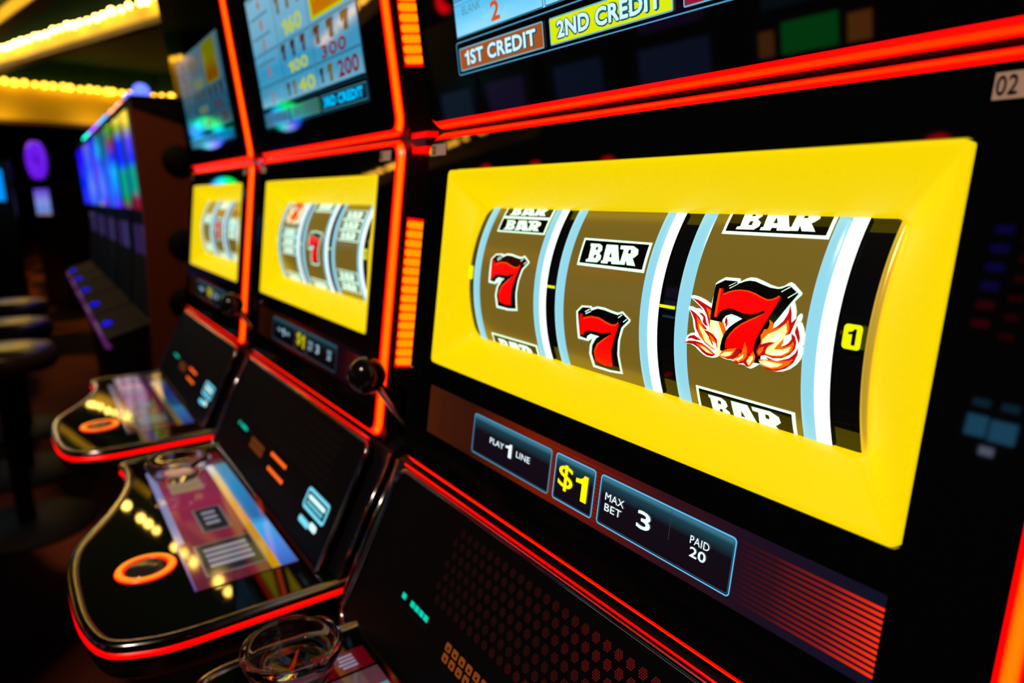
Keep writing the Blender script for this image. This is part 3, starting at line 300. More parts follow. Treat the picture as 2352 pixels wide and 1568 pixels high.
GX0, GX1, GV0, GV1 = -.271, .271, -.1062, .2138
W = lambda t: W2[t]
def slot_machine(x, label, reels, lit, led=True, handle=True):
    top = bpy.data.objects.new('slot_machine', None); COL.objects.link(top); top.location = (x, .15, -1.03)
    tag(top, label, 'slot machine', 'three red-lit slot machines in a row')
    Z = (0, -.15, 1.03)                 # machine frame seen from the thing's base
    # --- cabinet
    def mk():
        mb = MB(); prof = []
        def pr(P): return (P.y, P.z)
        prof = [pr(U(0, .43, -.012)), pr(U(0, .002, -.012)), pr(R(0, .2200, -.012)), pr(R(0, -.118, -.012)), pr(R(0, -.120, -.03)), (-.06, -.30), (-.05, -.96), (-.05, -1.03), (.42, -1.03), (.42, .64)]
        # front with the opening for the reels cut out
        hw = .2785; n = len(prof)
        for s in (-1, 1): mb.add([(s * hw, p[0], p[1]) for p in prof], [tuple(range(n))], PLAST)
        for i in range(n):
            if i == 2: continue
            p, q = prof[i], prof[(i + 1) % n]
            mb.add([(-hw, *p), (hw, *p), (hw, *q), (-hw, *q)], [(0, 1, 2, 3)], PLAST)
        slab(mb, R, [rect(-hw, hw, -.118, .22), rect(-.228, .228, -.002, .185)], -.012, 0, PLAST)
        return mb
    cab = part('cab', 'cabinet', top, mk, loc=Z)
    # --- lower glass, with the reel opening
    def mk():
        mb = MB(); slab(mb, R, [rrect(GX0, GX1, GV0, GV1, .014, 8), rrect(-.2272, .2272, -.0008, .1843, .004, 4)], 0, .010, BLACK); return mb
    part('glass', 'reel_glass_panel', top, mk, loc=Z)
    part('pipeL', 'light_pipe', top, lambda: pipe_ring(R, GX0, GX1, GV0, GV1, .014, .0078), loc=Z)
    # --- yellow bezel
    def mk():
        mb = MB(); N = 10
        def loop(x0, x1, v0, v1, r, nx=16, nv=10):
            # four corners of six points joined by straight runs, so loops of different size match point for point
            c = rrect(x0, x1, v0, v1, r, 6); out = []
            for q in range(4):
                arc = c[q * 7:(q + 1) * 7]; nxt = c[((q + 1) * 7) % 28]; out += arc
                k = nx if q in (0, 2) else nv
                out += [(arc[-1][0] + (nxt[0] - arc[-1][0]) * t / k, arc[-1][1] + (nxt[1] - arc[-1][1]) * t / k) for t in range(1, k)]
            return out
        def cyl(v): return -(.011 + .15 - math.sqrt(.15 ** 2 - (v - RVC) ** 2))
        o0 = loop(-.2265, .2265, 0, .1834, .0045); o1 = loop(-.2245, .2245, .002, .1814, .004); inn = loop(-.1945, .1945, .0312, .1520, .009)
        mb.loft([[R(*p, .0012) for p in o0], [R(*p, .0012) for p in o1]], YELLIP, smooth=False)
        mb.loft([[R(*p, -.010) for p in o0], [R(*p, .0012) for p in o0]], YELLIP, smooth=False)
        Ls = []
        for k in range(N + 1):
            t = k / N
            Ls.append([R(a[0] + (b[0] - a[0]) * t, a[1] + (b[1] - a[1]) * t, .0012 * (1 - t) + cyl(b[1]) * (t ** 1.25)) for a, b in zip(o1, inn)])
        mb.loft(Ls, YEL)
        mb.loft([[R(p[0], p[1], cyl(p[1])) for p in inn], [R(p[0], p[1], cyl(p[1]) - .022) for p in inn]], YEL)
        return mb
    part('bezel', 'reel_bezel', top, mk, loc=Z, label='glowing yellow bezel')
    # --- dark window behind the reels
    def mk():
        mb = MB(); rows = [k * .0045 - .0765 for k in range(35)]
        mb.loft([[drum(xx, s, -.002) for s in rows] for xx in (-.2, .2)], SMOKE, closed=False); return mb
    win = part('win', 'reel_window', top, mk, loc=Z)
    def mk():
        mb = MB()
        return mb
    for k, (xa, xb) in enumerate(((-.0712, -.0608), (.0508, .0640))):
        def mk(xa=xa, xb=xb):
            mb = MB(); on_drum(mb, [rect(xa, xb, -.0022, -.0002)], .001, TICK); return mb
        part(('tick', k), 'payline_mark', win, mk)
    for k, (xa, xb) in enumerate(((.1768, .1866), (-.1935, -.1845))):
        def mk(xa=xa, xb=xb):
            mb = MB(); on_drum(mb, [rrect(xa, xb, -.0068, .0058, .002)], .0008, TICK)
            if xa > 0:
                pts, fs = ONE; mb.add([drum(xa + .0028 + p[0] * .0042, -.0046 + p[1] * .0082, .0012) for p in pts], fs, S_BLACK)
            return mb
        part(('mark', k), 'payline_number', win, mk)
    # --- rounded right edge of the reel window, bezel's yellow reflection put in as glow
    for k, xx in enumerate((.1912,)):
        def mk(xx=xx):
            mb = MB(); mb.tube([drum(xx, q * .0045 - .063, -.0015) for q in range(29)], .0030, pm('bezel_reflection_glow', (.75, .55, .15), .3, .6, emi=(.50, .32, .015), es=.75), 10); return mb
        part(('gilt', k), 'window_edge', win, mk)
    # --- reels
    for k, (xa, xb) in enumerate(REELS):
        def mk(xa=xa, xb=xb):
            mb = MB(); rows = [q * .0045 - .0765 for q in range(35)]
            mb.loft([[drum(xx, s) for s in rows] for xx in (xa + .010, xb - .016)], STRIP, closed=False)
            for xx in (xa, xb): mb.add([drum(xx, s) for s in rows] + [drum(xx, s, -.02) for s in rows], [(i, i + 1, 36 + i, 35 + i) for i in range(34)], PLAST)
            return mb
        rl = part(('reel', k), 'reel', top, mk, loc=Z)
        for w, (ra, rb) in enumerate(((xa, xa + .0108), (xb - .0168, xb))):
            def mk(ra=ra, rb=rb, w=w):
                mb = MB(); rows = [q * .0045 - .0765 for q in range(35)]; segs = [(0, .0108, RIMB)] if w == 0 else [(0, .0078, RIMB), (.0078, .0168, RIMW)]
                for a, b, m in segs:
                    ps = [(0, 0), (.12, .0006), (.5, .0012), (.88, .0006), (1, 0)]
                    mb.loft([[drum(ra + a + (b - a) * t, s, h) for s in rows] for t, h in ps], m, closed=False)
                return mb
            part(('rim', k, w), 'rim_light', rl, mk)
        for what, s, dx in reels[k]:
            xm = (-.1258, -.0045, .1175)[k] + dx
            def mk(what=what, s=s, xm=xm):
                mb = MB()
                if what == 'bar': add_bar(mb, xm, s)
                elif what == 'thin': add_bar(mb, xm, s, .66)
                elif what == 'seven': add_pic(mb, 'seven', xm, s)
                else: add_pic(mb, 'flame', xm, s)
                return mb
            part(('sym', k, what, s, dx), {'bar': 'bar_symbol', 'thin': 'bar_symbol', 'seven': 'seven_symbol', 'flame': 'flaming_seven_symbol'}[what], rl, mk)
    # --- credit display strip under the bezel
    PX0, PX1, PV0, PV1 = -.2225, .2258, -.0695, -.0225
    LCDBG = uv_ramp_mat('credit_display_' + lit, 0, [(0, (.060, .011, .003)), (.18, (.030, .007, .003)), (.40, (.17, .012, .002)), (.52, (.13, .008, .004)), (.70, (.030, .006, .010)), (.85, (.012, .005, .014)), (1, (.006, .006, .018))], 1. if lit == 'bright' else .35, .06)
    def mk():
        mb = MB(); slab(mb, R, [rect(PX0, PX1, PV0, PV1)], .0006, .0, LCDBG, (PX0, PX1, PV0, PV1))
        st = uv_ramp_mat('credit_stripes_' + lit, 0, [(0, (.012, .004, .010)), (.2, (.014, .004, .010)), (.45, (.05, .005, .006)), (.75, (.24, .010, .006)), (.92, (.70, .022, .003)), (1, (1, .035, .002))], 1.1 if lit == 'bright' else .35, .06)
        for i in range(12):
            v = -.0289 - i * .00305
            mb.quad(R(.12, v - .0016, .0008), R(PX1, v - .0016, .0008), R(PX1, v, .0008), R(.12, v, .0008), st)
        ln = uv_ramp_mat('credit_hairlines_' + lit, 0, [(0, (.03, .004, .002)), (.3, (.10, .01, .003)), (.5, (.26, .018, .004)), (.7, (.07, .006, .005)), (.86, (.014, .005, .013)), (1, (.010, .005, .016))], 1. if lit == 'bright' else .35, .06)
        for i in range(14):
            v = -.0265 - i * .0029; mb.quad(R(-.20, v - .0007, .0007), R(.20, v - .0007, .0007), R(.20, v, .0007), R(-.20, v, .0007), ln)
        return mb
    lcd = part('lcd' + lit, 'credit_display', top, mk, loc=Z)
    d = lit == 'bright'
    cy, tw, ty = (CYAN, TXW, TXY) if d else (pm('display_dim_cyan', (0, 0, 0), .2, emi=(.03, .08, .11)), TXWD, pm('display_dim_yellow', (0, 0, 0), .2, emi=(.55, .5, .0)))
    glow = uv_ramp_mat('box_top_glow_' + lit, 1, [(0, (.007, .003, .007)), (.62, (.007, .004, .008)), (.85, (.012, .05, .07)), (.97, (.06, .24, .36)), (1, (.06, .24, .36))], 1. if d else .4, .06)
    for bi, (bx, texts) in enumerate((((-.1376, -.0255), (('PLAY', -.1096, -.0885, -.0482, -.0432, 0, 0), ('1', -.0858, -.0768, -.0524, -.0410, 0, 0), ('LINE', -.0702, -.0515, -.0487, -.0437, 0, 0))),
                                      ((-.0203, .0246), (('$', -.0150, .0018, -.0548, -.0352, 1, 0), ('1', .0050, .0180, -.0556, -.0364, 1, 0))),
                                      ((.030, .1435), (('MAX', .0366, .0548, -.0452, -.0400, 0, 0), ('BET', .0370, .0533, -.0527, -.0475, 0, 0), ('3', .0675, .0797, -.0522, -.0402, 0, 0), ('PAID', .1118, .1262, -.0446, -.0397, 0, 0), ('20', .1125, .1247, -.0526, -.0462, 0, 0))))):
        def mk(bx=bx, bi=bi):
            mb = MB(); v0, v1 = -.0642, -.0290
            slab(mb, R, [rrect(bx[0], bx[1], v0, v1, .0028)], .001, 0, glow, (bx[0], bx[1], v0, v1))
            slab(mb, R, frame_loops(bx[0], bx[1], v0, v1, .0028, .0008), .0012, 0, CYANB if (d and bi) else cy)
            slab(mb, R, frame_loops(bx[0] + .0014, bx[1] - .0014, v0 + .0014, v1 - .0014, .002, .0004), .0011, 0, pm('box_inner_line_' + lit, (0, 0, 0), .2, emi=(.03, .10, .16), es=1. if d else .3))
            if bi == 2: mb.quad(*[R(xx, vv, .0012) for xx, vv in ((.0948, -.050), (.0952, -.050), (.0952, -.031), (.0948, -.031))], pm('divider_' + lit, (0, 0, 0), .2, emi=(.03, .05, .07)))
            return mb
        bo = part(('box', bi, lit), 'message_box', lcd, mk)
        for t, xa, xb, va, vb, ye, _ in texts:
            def mk(t=t, xa=xa, xb=xb, va=va, vb=vb, ye=ye):
                mb = MB(); lettering(mb, R, t, xa, xb, va, vb, .0016, ty if ye else tw, {'$': .004, '1': .004, '3': .018, '20': .018}.get(t, .004)); return mb
            part(('txt', t, bi, lit), 'lettering', lcd, mk)
    # --- number labels
    for k, (xa, xb) in enumerate(((-.2655, -.2365), (.2297, .2585))):
        def mk(xa=xa, xb=xb):
            mb = MB(); slab(mb, R, [rect(xa, xb, .1985, .2095)], .0005, 0, CREAM); lettering(mb, R, '02', xa + .0010, xa + .0090, .2002, .2082, .0009, INK, .004); return mb
        part(('lab', k), 'number_label', top, mk, loc=Z)
    # --- upper box
    UV0, UV1 = .0085, .425
    part('uglass', 'paytable_glass_panel', top, lambda: (lambda mb: (slab(mb, U, [rrect(GX0, GX1, UV0, UV1, .014, 8)], 0, .012, BLACK), mb)[1])(MB()), loc=Z)
    part('pipeU', 'light_pipe', top, lambda: pipe_ring(U, GX0, GX1, UV0, UV1, .014, .0072), loc=Z)
    sb = {'bright': 1., 'mid': .55, 'dim': .16}[W2[x]]; sk = W2[x]
    SCR = uv_ramp_mat('paytable_screen_' + sk, 1, [(0, (.26, .66, .92)), (.12, (.10, .50, .80)), (.3, (.05, .45, .80)), (.55, (.22, .62, .90)), (1, (.35, .74, 1))], sb * 1.15, .06, noise=.25)
    lum = lambda n, c, k=1.: pm(n + '_' + sk, (0, 0, 0), .1, emi=c, es=sb * k)
    NAVY = lum('screen_navy', (.01, .10, .17)); ORN = lum('screen_orange', (.62, .10, .01)); YG = lum('screen_yellow', (.78, .90, .0)); CRIM = lum('screen_crimson', (.30, .01, .03))
    DKR = lum('screen_maroon', (.07, .008, .01)); GOLD = lum('screen_gold', (.28, .18, .02)); FLM = lum('screen_flame', (.9, .28, .0)); SKY = lum('screen_blue_text', (.0, .5, .95), 2.2); WH = lum('screen_white', (.62, .9, 1)); GRY = lum('screen_grey', (.10, .26, .34))
    def mk():
        mb = MB(); slab(mb, U, [rect(-.2015, .2115, .0741, .232)], .0006, 0, SCR, (-.2015, .2115, .0741, .232)); return mb
    scr = part('scr' + sk, 'paytable_screen', top, mk, loc=Z)
    def seven(mb, x0, v0, h, m, w=None):
        b = [p for p in SYMBOLS['seven'] if p[0] == 'black'][0][1]; xs = [p[0] for p in b]; ss = [p[1] for p in b]; w = w or h * .8
        slab(mb, U, [[(x0 + (p[0] - min(xs)) / (max(xs) - min(xs)) * w, v0 + (p[1] - min(ss)) / (max(ss) - min(ss)) * h) for p in b]], .0012, 0, m)
    cells = [(-.2015, -.0745), (-.0725, .0605), (.0625, .2115)]
    rowv = [(.0741, .1035), (.1045, .149), (.150, .232)]
    for ci, (xa, xb) in enumerate(cells):
        for ri, (va, vb) in enumerate(rowv):
            def mk(ci=ci, ri=ri, xa=xa, xb=xb, va=va, vb=vb):
                mb = MB(); slab(mb, U, frame_loops(xa, xb, va, vb, .0015, .0009), .0009, 0, NAVY)
                vm = (va + vb) / 2; T = lambda t, a, b, c, e, m, bo=.03: lettering(mb, U, t, a, b, c, e, .0012, m, bo)
                if ci == 0:
                    if ri == 0: T('BLANK', -.188, -.158, .0905, .0975, GRY, .0); T('2', -.1445, -.131, .0775, .0925, ORN); mb.quad(*[U(*p, .001) for p in ((-.2, .0990), (-.076, .0990), (-.076, .0996), (-.2, .0996))], GRY)
                    else:
                        nr = 1 if ri == 1 else 3
                        for q in range(nr):
                            vv = va + (vb - va) * (q + .5) / nr; T(('3', '5', '8', '4')[ri + q - 1], -.1445, -.131, vv - .011, vv + .004, ORN)
                            mb.quad(*[U(*p, .001) for p in ((-.19, vv + .008), (-.10, vv + .008), (-.10, vv + .0105), (-.19, vv + .0105))], GRY)
                elif ci == 1:
                    if ri == 0: seven(mb, -.065, .079, .018, DKR); seven(mb, -.040, .078, .020, GOLD); T('40', -.015, .050, .078, .096, YG)
                    elif ri == 1:
                        for q in range(3): seven(mb, -.066 + .042 * q, .126, .021, DKR, .022)
                        T('100', -.045, .035, .107, .122, YG)
                    else:
                        for q in range(3): seven(mb, -.062 + .042 * q, .185, .030, GOLD, .022)
                        T('160', -.045, .035, .155, .176, YG)
                else:
                    if ri == 0: seven(mb, .072, .0795, .018, DKR); seven(mb, .100, .078, .021, GOLD, .02); T('200', .135, .200, .0785, .098, CRIM)
                    elif ri == 1:
                        for q in range(3): seven(mb, .070 + .047 * q, .1255, .0215, DKR, .026)
                        T('300', .088, .172, .1065, .1215, CRIM)
                    else:
                        slab(mb, U, [rect(.070, .180, .154, .228)], .001, 0, YG)
                        slab(mb, U, [[(.078 + .012 * i, .160 + (.012 if i % 2 else .05 - .004 * abs(i - 4))) for i in range(9)] + [(.172, .158), (.080, .158)]], .0013, 0, FLM)
                return mb
            part(('cell', ci, ri, sk), 'paytable_cell', scr, mk)
    def mk():
        mb = MB(); slab(mb, U, frame_loops(-.2045, .2145, .0436, .0708, .003, .0009), .0008, 0, NAVY if sk != 'bright' else CYAN); return mb
    row = part('row' + sk, 'credit_banner', top, mk, loc=Z)
    for bi, (xa, xb, t, bgc, tc) in enumerate(((-.199, -.0772, '1ST CREDIT', (.40, .085, .01), WH), (-.0682, .0515, '2ND CREDIT', (.72, .85, .0), WH), (.0605, .2105, '3RD CREDIT', (.30, .01, .03), WH))):
        def mk(bi=bi, xa=xa, xb=xb, t=t, bgc=bgc, tc=tc):
            mb = MB(); b = x < -.1
            c = {0: (.05, .06, .1), 1: (.05, .25, .12), 2: (.0, .03, .06)}[bi] if b else bgc
            m = lum('credit_box%d' % bi, c)
            slab(mb, U, [rrect(xa, xb, .0472, .0648, .0012)], .0010, 0, m)
            slab(mb, U, frame_loops(xa - .0006, xb + .0006, .0466, .0654, .0014, .0010), .0011, 0, lum('credit_box_edge', (.14, .45, .6)))
            w = xb - xa
            if not b: lettering(mb, U, t, xa + w * .055 + .0003, xb - w * .055 + .0003, .0493, .0627, .0013, lum('credit_box_shadow', (.01, .10, .14)), .075)
            lettering(mb, U, t, xa + w * .07, xb - w * .07, .0503, .0622, .0015, tc if not b else (SKY if bi == 2 else lum('credit_dim_text', (.08, .2, .3))), .03)
            return mb
        part(('cb', bi, sk), 'credit_box', row, mk)
    # --- amber segmented lights down the cabinet side
    if led:
        for key, fn, v0, n in (('l', R, -.0265, 16), ('u', U, .0735, 26)):
            def mk(fn=fn, v0=v0, n=n):
                mb = MB(); va, vb = v0 - .003, v0 + n * .01025 + .001
                P = lambda d_, v: fn(.2788, v, -d_)
                mb.add([P(.0158, va), P(.0405, va), P(.0405, vb), P(.0158, vb)], [(0, 1, 2, 3)], REDRIM); return mb
            st = part(('led', key), 'side_light_strip', top, mk, loc=Z)
            for i in range(n):
                def mk(fn=fn, v=v0 + i * .01025):
                    mb = MB(); lp = rrect(.0168, .0380, v, v + .0079, .0034, 4)
                    L0 = [fn(.2786, q[1], -q[0]) for q in lp]; L1 = [fn(.2798, q[1], -q[0]) for q in lp]
                    mb.loft([L0, L1], AMBERSEG, cap1=True, smooth=False); return mb
                part(('seg', key, i), 'light_segment', st, mk)
    # --- hinge where the two boxes meet
    def mk():
        mb = MB(); p = R(0, .2185, -.02); mb.box(0, .036, p.y - .008, p.y + .05, p.z - .0045, p.z + .0045, pm('red_lit_bracket_steel', (.6, .12, .28), .25, 1.))  # steel tinted pink for the red light falling on it
        for dz in (-.0075, .0075): mb.box(0, .036, p.y - .006, p.y + .05, p.z + dz - .003, p.z + dz + .003, pm('bracket_red_spill', (.1, 0, 0), .3, emi=(1, 0, 0), es=1.2))  # red spill from the light pipes, put in as glowing rods
        return mb
    for xx in (.2785,): part('hinge', 'seam_bracket', top, mk, loc=(xx, -.15, 1.03))
    # --- console under the glass: sloping bill panel, chrome edging, side cheeks
    def mk():
        mb = MB(); pr = [L(0, -.001, -.012), L(0, -.168, -.012)]
        prof = [(p.y, p.z) for p in pr] + [(-.06, -.30), (.10, -.30), (.10, -.115), (pr[0].y + .02, -.115)]
        hw = .300; n = len(prof)
        for s in (-1, 1): mb.add([(s * hw, *p) for p in prof], [tuple(range(n))], PLAST)
        for i in range(n):
            p, q = prof[i], prof[(i + 1) % n]; mb.add([(-hw, *p), (hw, *p), (hw, *q), (-hw, *q)], [(0, 1, 2, 3)], PLAST)
        return mb
    con = part('con', 'console', top, mk, loc=Z)
    def mk():
        mb = MB(); mb.tube([L(0, -.004, -.030), L(0, -.003, -.012), L(0, -.10, -.012), L(0, -.170, -.012)], .0024, CHROME, 8); return mb
    for s in (-1, 1): part('contrim', 'chrome_edging', con, mk, loc=(s * .300, 0, 0))
    bp0 = (-.2665, .2665, -.172, -.0055)
    def mk():
        mb = MB(); slab(mb, L, [rrect(*bp0, .016, 8)], 0, .012, pm('bill_panel_black', (.0018, .0015, .002), .55, spec=.1)); return mb
    bill = part('bill', 'bill_panel', top, mk, loc=Z)
    def mk():
        mb = MB(); mb.tube([L(p[0], p[1], .0004) for p in rrect(bp0[0] - .0018, bp0[1] + .0018, bp0[2], bp0[3] + .0018, .017, 8)], .0026, CHROME, 8, closed=True); return mb
    part('billtrim', 'chrome_edging', bill, mk)
    def mk():
        mb = MB()
        for s0 in (.0012,): mb.tube([L(xx, s0, .0012) for xx in (-.262, -.1, .1, .262)], .0008, REDLINE, 8)
        return mb
    part('billline', 'red_accent_line', bill, mk)  # light pipe's reflection in the chrome lip, put in as a glowing line
    def mk():
        mb = MB()
        for r in range(7):
            v = -.0207 - r * .01007
            for i in range(-12, 19):
                xx = .0063 + .01115 * i - (.0056 if r % 2 else 0)
                if not -.135 < xx < .205: continue
                for a in range(-2, 3):
                    for b in range(-2, 3):
                        dx = .00165 * (a + .5 * b); dv = .00145 * b
                        if dx * dx + dv * dv > .0036 ** 2: continue
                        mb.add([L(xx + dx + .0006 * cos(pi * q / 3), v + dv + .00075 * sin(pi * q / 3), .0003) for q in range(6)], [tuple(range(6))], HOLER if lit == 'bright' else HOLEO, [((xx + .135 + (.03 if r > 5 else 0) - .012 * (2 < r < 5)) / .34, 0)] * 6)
        return mb
    part('grille' + lit, 'speaker_grille', bill, mk)
    def mk():
        mb = MB(); slab(mb, L, [rrect(-.180, -.124, -.1105, -.0975, .001)], .0004, 0, pm('readout_window', (.01, .008, .008), .1))
        for i in range(6):
            if i in (1,): continue
            slab(mb, L, [rrect(-.1785 + i * .0086, -.1712 + i * .0086, -.1035, -.0985, .0008)], .0008, 0, GREENL)
        return mb
    part('green', 'readout', bill, mk)
    for r in range(2):
        for i in range(6):
            def mk(r=r, i=i):
                mb = MB(); xx = -.0888 + .01115 * i + r * .001; v = -.1045 - .0086 * r
                slab(mb, L, [rrect(xx - .0042, xx + .0042, v - .0034, v + .0034, .0016), rrect(xx - .0012, xx + .0014, v - .0018, v + .0006, .0004)], .0005, 0, AMB); return mb
            part(('amb', r, i), 'amber_indicator', bill, mk)
    for r in range(2):
        def mk(r=r):
            mb = MB(); v = -.0965 - .019 * r; x0 = .004 + .008 * r
            for i in range(6): slab(mb, L, [rrect(x0 + i * .0118, x0 + .0098 + i * .0118, v - .0045, v + .0005, .002)], .0006, 0, AMBB)
            return mb
        part(('chev', r), 'amber_arrow_row', bill, mk)
    def mk():
        mb = MB(); x0, x1, v0, v1 = .1655, .2395, -.1172, -.0908
        slab(mb, L, frame_loops(x0, x1, v0, v1, .006, .0042), .0006, 0, ICE)
        slab(mb, L, [rrect(x0 + .009, x1 - .009, v0 + .0135, v1 - .0075, .002)], .0006, 0, ICEW)
        for k in range(9): slab(mb, L, [rrect(x0 + .010 + .006 * k, x0 + .0142 + .006 * k, v0 + .0065, v0 + .011, .0006)], .0006, 0, ICE)
        slab(mb, L, [rrect(.170, .205, -.134, -.126, .0038)], .0006, 0, ICE)
        slab(mb, L, [rrect(.206, .228, -.131, -.1225, .004)], .0006, 0, ICEW)
        return mb
    part('ticket', 'ticket_light', bill, mk, label='ice-blue ticket light')
    # --- button deck
    out = catmull(DECK)
    def ring(d_, z): return [Vector((p[0], p[1], z)) for p in inset(out, d_)]
    def mk():
        mb = MB(); top_ = [(p[0], p[1]) for p in inset(out, .013)]
        mb.loft([ring(.002, -.262), ring(.0035, -.275), ring(.006, -.295), ring(.03, -.315)], PLAST, closed=False)
        pts, tris = poly2d([top_]); mb.add([Vector((p[0], p[1], -.2575)) for p in pts], tris, BLACK)
        pts, tris = poly2d([[(p[0], p[1]) for p in inset(out, .03)]]); mb.add([Vector((p[0], p[1], -.315)) for p in pts], tris, PLAST)
        return mb
    dk = part('deck', 'button_deck', top, mk, loc=Z)
    def mk():
        mb = MB(); K = 9; Ls = []
        for k in range(K):
            t = k / (K - 1) * pi; Ls.append(ring(.0065 - .0065 * cos(t), -.2595 + .0045 * sin(t)))
        mb.loft(Ls, pm('deck_rim', (.34, .32, .30), .16, 1.), closed=False); return mb
    part('deckrim', 'chrome_rim', dk, mk)
    def mk():
        mb = MB(); Ls = [ring(.0022 - .0022 * sin(k / 6 * pi), -.2655 - .0062 * k / 6) for k in range(7)]
        mb.loft(Ls, REDLINE, closed=False); return mb
    part('deckline', 'red_edge_light', dk, mk)
    def mk():
        mb = MB(); mb.lathe([(.0, .0035), (.012, .0032), (.0195, .0018), (.0215, 0), (.022, -.001)], (.1440, -.2500, -.2565), DOME, 40); return mb
    bt = part('button', 'spin_button', dk, mk)
    def mk():
        mb = MB(); pr = [(.0225, .0), (.0240, .0022), (.0275, .0030), (.0310, .0022), (.0325, 0)]
        mb.lathe(pr, (.1440, -.2500, -.2572), RING, 48); return mb
    part('bring', 'glowing_ring', bt, mk, label='glowing orange ring')
    DM = {'bright': 'a', 'mid': 'b', 'dim': 'c'}[sk]
    q = {'a': .7, 'b': .82, 'c': .32}[DM]
    MAR = uv_ramp_mat('deck_screen_' + DM, 0, [(0, (.10, .04, .05)), (.16, (.22, .03, .07)), (.4, (.30, .022, .07)), (.7, (.22, .02, .045)), (1, (.13, .014, .03))], q, .05)
    dl = lambda n, c, k=1.: pm(n + '_' + DM, (0, 0, 0), .08, emi=c, es=q * k)
    def quadxy(mb, x0, x1, y0, y1, h, m): slab(mb, lambda a_, b_, o_=0: deckp(a_, b_, o_), [rect(x0, x1, y0, y1)], h, 0, m, (x0, x1, y0, y1))
    def mk():
        mb = MB(); quadxy(mb, -.165, .231, -.212, -.100, .0004, MAR); return mb
    ds = part('dscr' + DM, 'deck_screen', dk, mk)
    def mk():
        mb = MB(); quadxy(mb, -.165, .11, -.212, -.203, .0008, dl('deck_pale_blue', (.22, .25, .5))); quadxy(mb, .11, .231, -.2135, -.2105, .0009, dl('deck_violet', (.12, .05, .3))); return mb
    part('ds1' + DM, 'screen_border', ds, mk)
    def mk():
        mb = MB(); c2 = (.75, .30, .03) if DM != 'c' else (.12, .22, .18); c1 = (.02, .28, .60) if DM != 'c' else (.02, .06, .5)
        quadxy(mb, -.14, .231, -.1305, -.1205, .0008, uv_ramp_mat('deck_yellow_' + DM, 0, [(0, (.8, .8, .9)), (.15, (.75, .55, .25)), (.5, c2), (1, (.5, .3, .0))], q * 1.1, .06))
        quadxy(mb, -.14, .231, -.1205, -.101, .0008, uv_ramp_mat('deck_blue_' + DM, 0, [(0, (.10, .3, .45)), (.25, c1), (.6, (.02, .16, .45)), (.68, (.05, .5, 1)), (.85, (.08, .3, .9)), (1, (.05, .15, .6))], q, .06)); return mb
    part('ds2' + DM, 'screen_banner', ds, mk)
    def mk():
        mb = MB(); quadxy(mb, -.135, -.055, -.192, -.148, .0008, uv_ramp_mat('deck_picture_' + DM, 0, [(0, (.9, .22, .03)), (.3, (.8, .45, .3)), (.42, (.28, .19, .13)), (1, (.33, .2, .10))], q * (1 if DM != 'a' else .3), .06)); return mb
    part('ds3' + DM, 'screen_picture', ds, mk)
    for bi, (xa, xb, ya, yb) in enumerate(((.020, .092, -.176, -.146), (.128, .206, -.194, -.132))):
        def mk(xa=xa, xb=xb, ya=ya, yb=yb, bi=bi):
            mb = MB(); quadxy(mb, xa - .003, xb + .003, ya - .003, yb + .003, .0008, dl('deck_box_edge', (.17, .13, .13))); quadxy(mb, xa, xb, ya, yb, .0010, dl('deck_box', (.012, .014, .024)))
            for k in range(3 if bi == 0 else 4):
                w = (xb - xa) * .15; a = xa + (xb - xa) * (.16 + .7 * k / (3 if bi == 0 else 4))
                quadxy(mb, a, a + w * .75, ya + .006, yb - .007, .0012, dl('deck_box_text', (.30, .30, .36)))
            return mb
        part(('dsb', bi, DM), 'touch_button', ds, mk)
    def mk():
        mb = MB(); quadxy(mb, -.198, -.168, -.150, -.101, .0008, dl('deck_service_red', (.16, .0, .006), .8)); [quadxy(mb, -.1925 + .0052 * k_, -.1893 + .0052 * k_, -.130 + .002 * (k_ % 2), -.114, .0011, dl('deck_service_text', (.30, .27, .42))) for k_ in range(4)]; return mb
    part('ds4' + DM, 'service_key', dk, mk)
    if not handle: return top
    # --- pull handle on the right cheek
    def mk():
        mb = MB(); mb.tube([(.292, .060, -.150), (.292, .012, -.088), (.290, -.010, -.052), (.289, -.020, -.036)], [.0075, .0065, .0055, .0055], CHROME, 12); return mb
    pu = part('lever', 'pull_handle', top, mk, loc=Z)
    def mk():
        mb = MB(); c = Vector((.288, -.026, -.033)); K = 16
        mb.lathe([(.0208 * sin(pi * k / K) + 1e-5, -.0208 * cos(pi * k / K)) for k in range(K + 1)], c, pm('knob_black', (.006, .005, .005), .14), 32); return mb
    part('knob', 'knob', pu, mk, label='round black knob')
    def mk():
        mb = MB(); mb.lathe([(.0001, -.004), (.016, -.004), (.018, 0), (.018, .02), (.0001, .02)], (.290, .060, -.150), PLAST, 24, axis='x'); return mb
    part('pivot', 'pivot', pu, mk)
    return top
W2 = {0.: 'bright', -.62: 'mid', -1.24: 'dim'}
M1 = slot_machine(0., 'nearest slot machine, right of frame, with flaming red seven on third reel', [[('thin', .0604, 0), ('thin', .0464, 0), ('seven', -.0037, -.0035), ('bar', -.0643, 0)], [('bar', .0289, 0), ('seven', -.0339, 0)], [('bar', .0593, .002), ('flame', -.0026, -.003), ('bar', -.0592, -.001)]], 'bright', handle=False)
M2 = slot_machine(-.62, 'middle slot machine with round black pull knob and amber side lights', [[('flame', .052, 0), ('thin', .014, 0), ('thin', 0., 0), ('thin', -.014, 0), ('bar', -.0605, 0)], [('bar', .060, 0), ('seven', -.004, 0), ('bar', -.0605, 0)], [('thin', .047, 0), ('thin', .033, 0), ('thin', .019, 0), ('thin', -.033, 0), ('thin', -.047, 0)]], 'low')
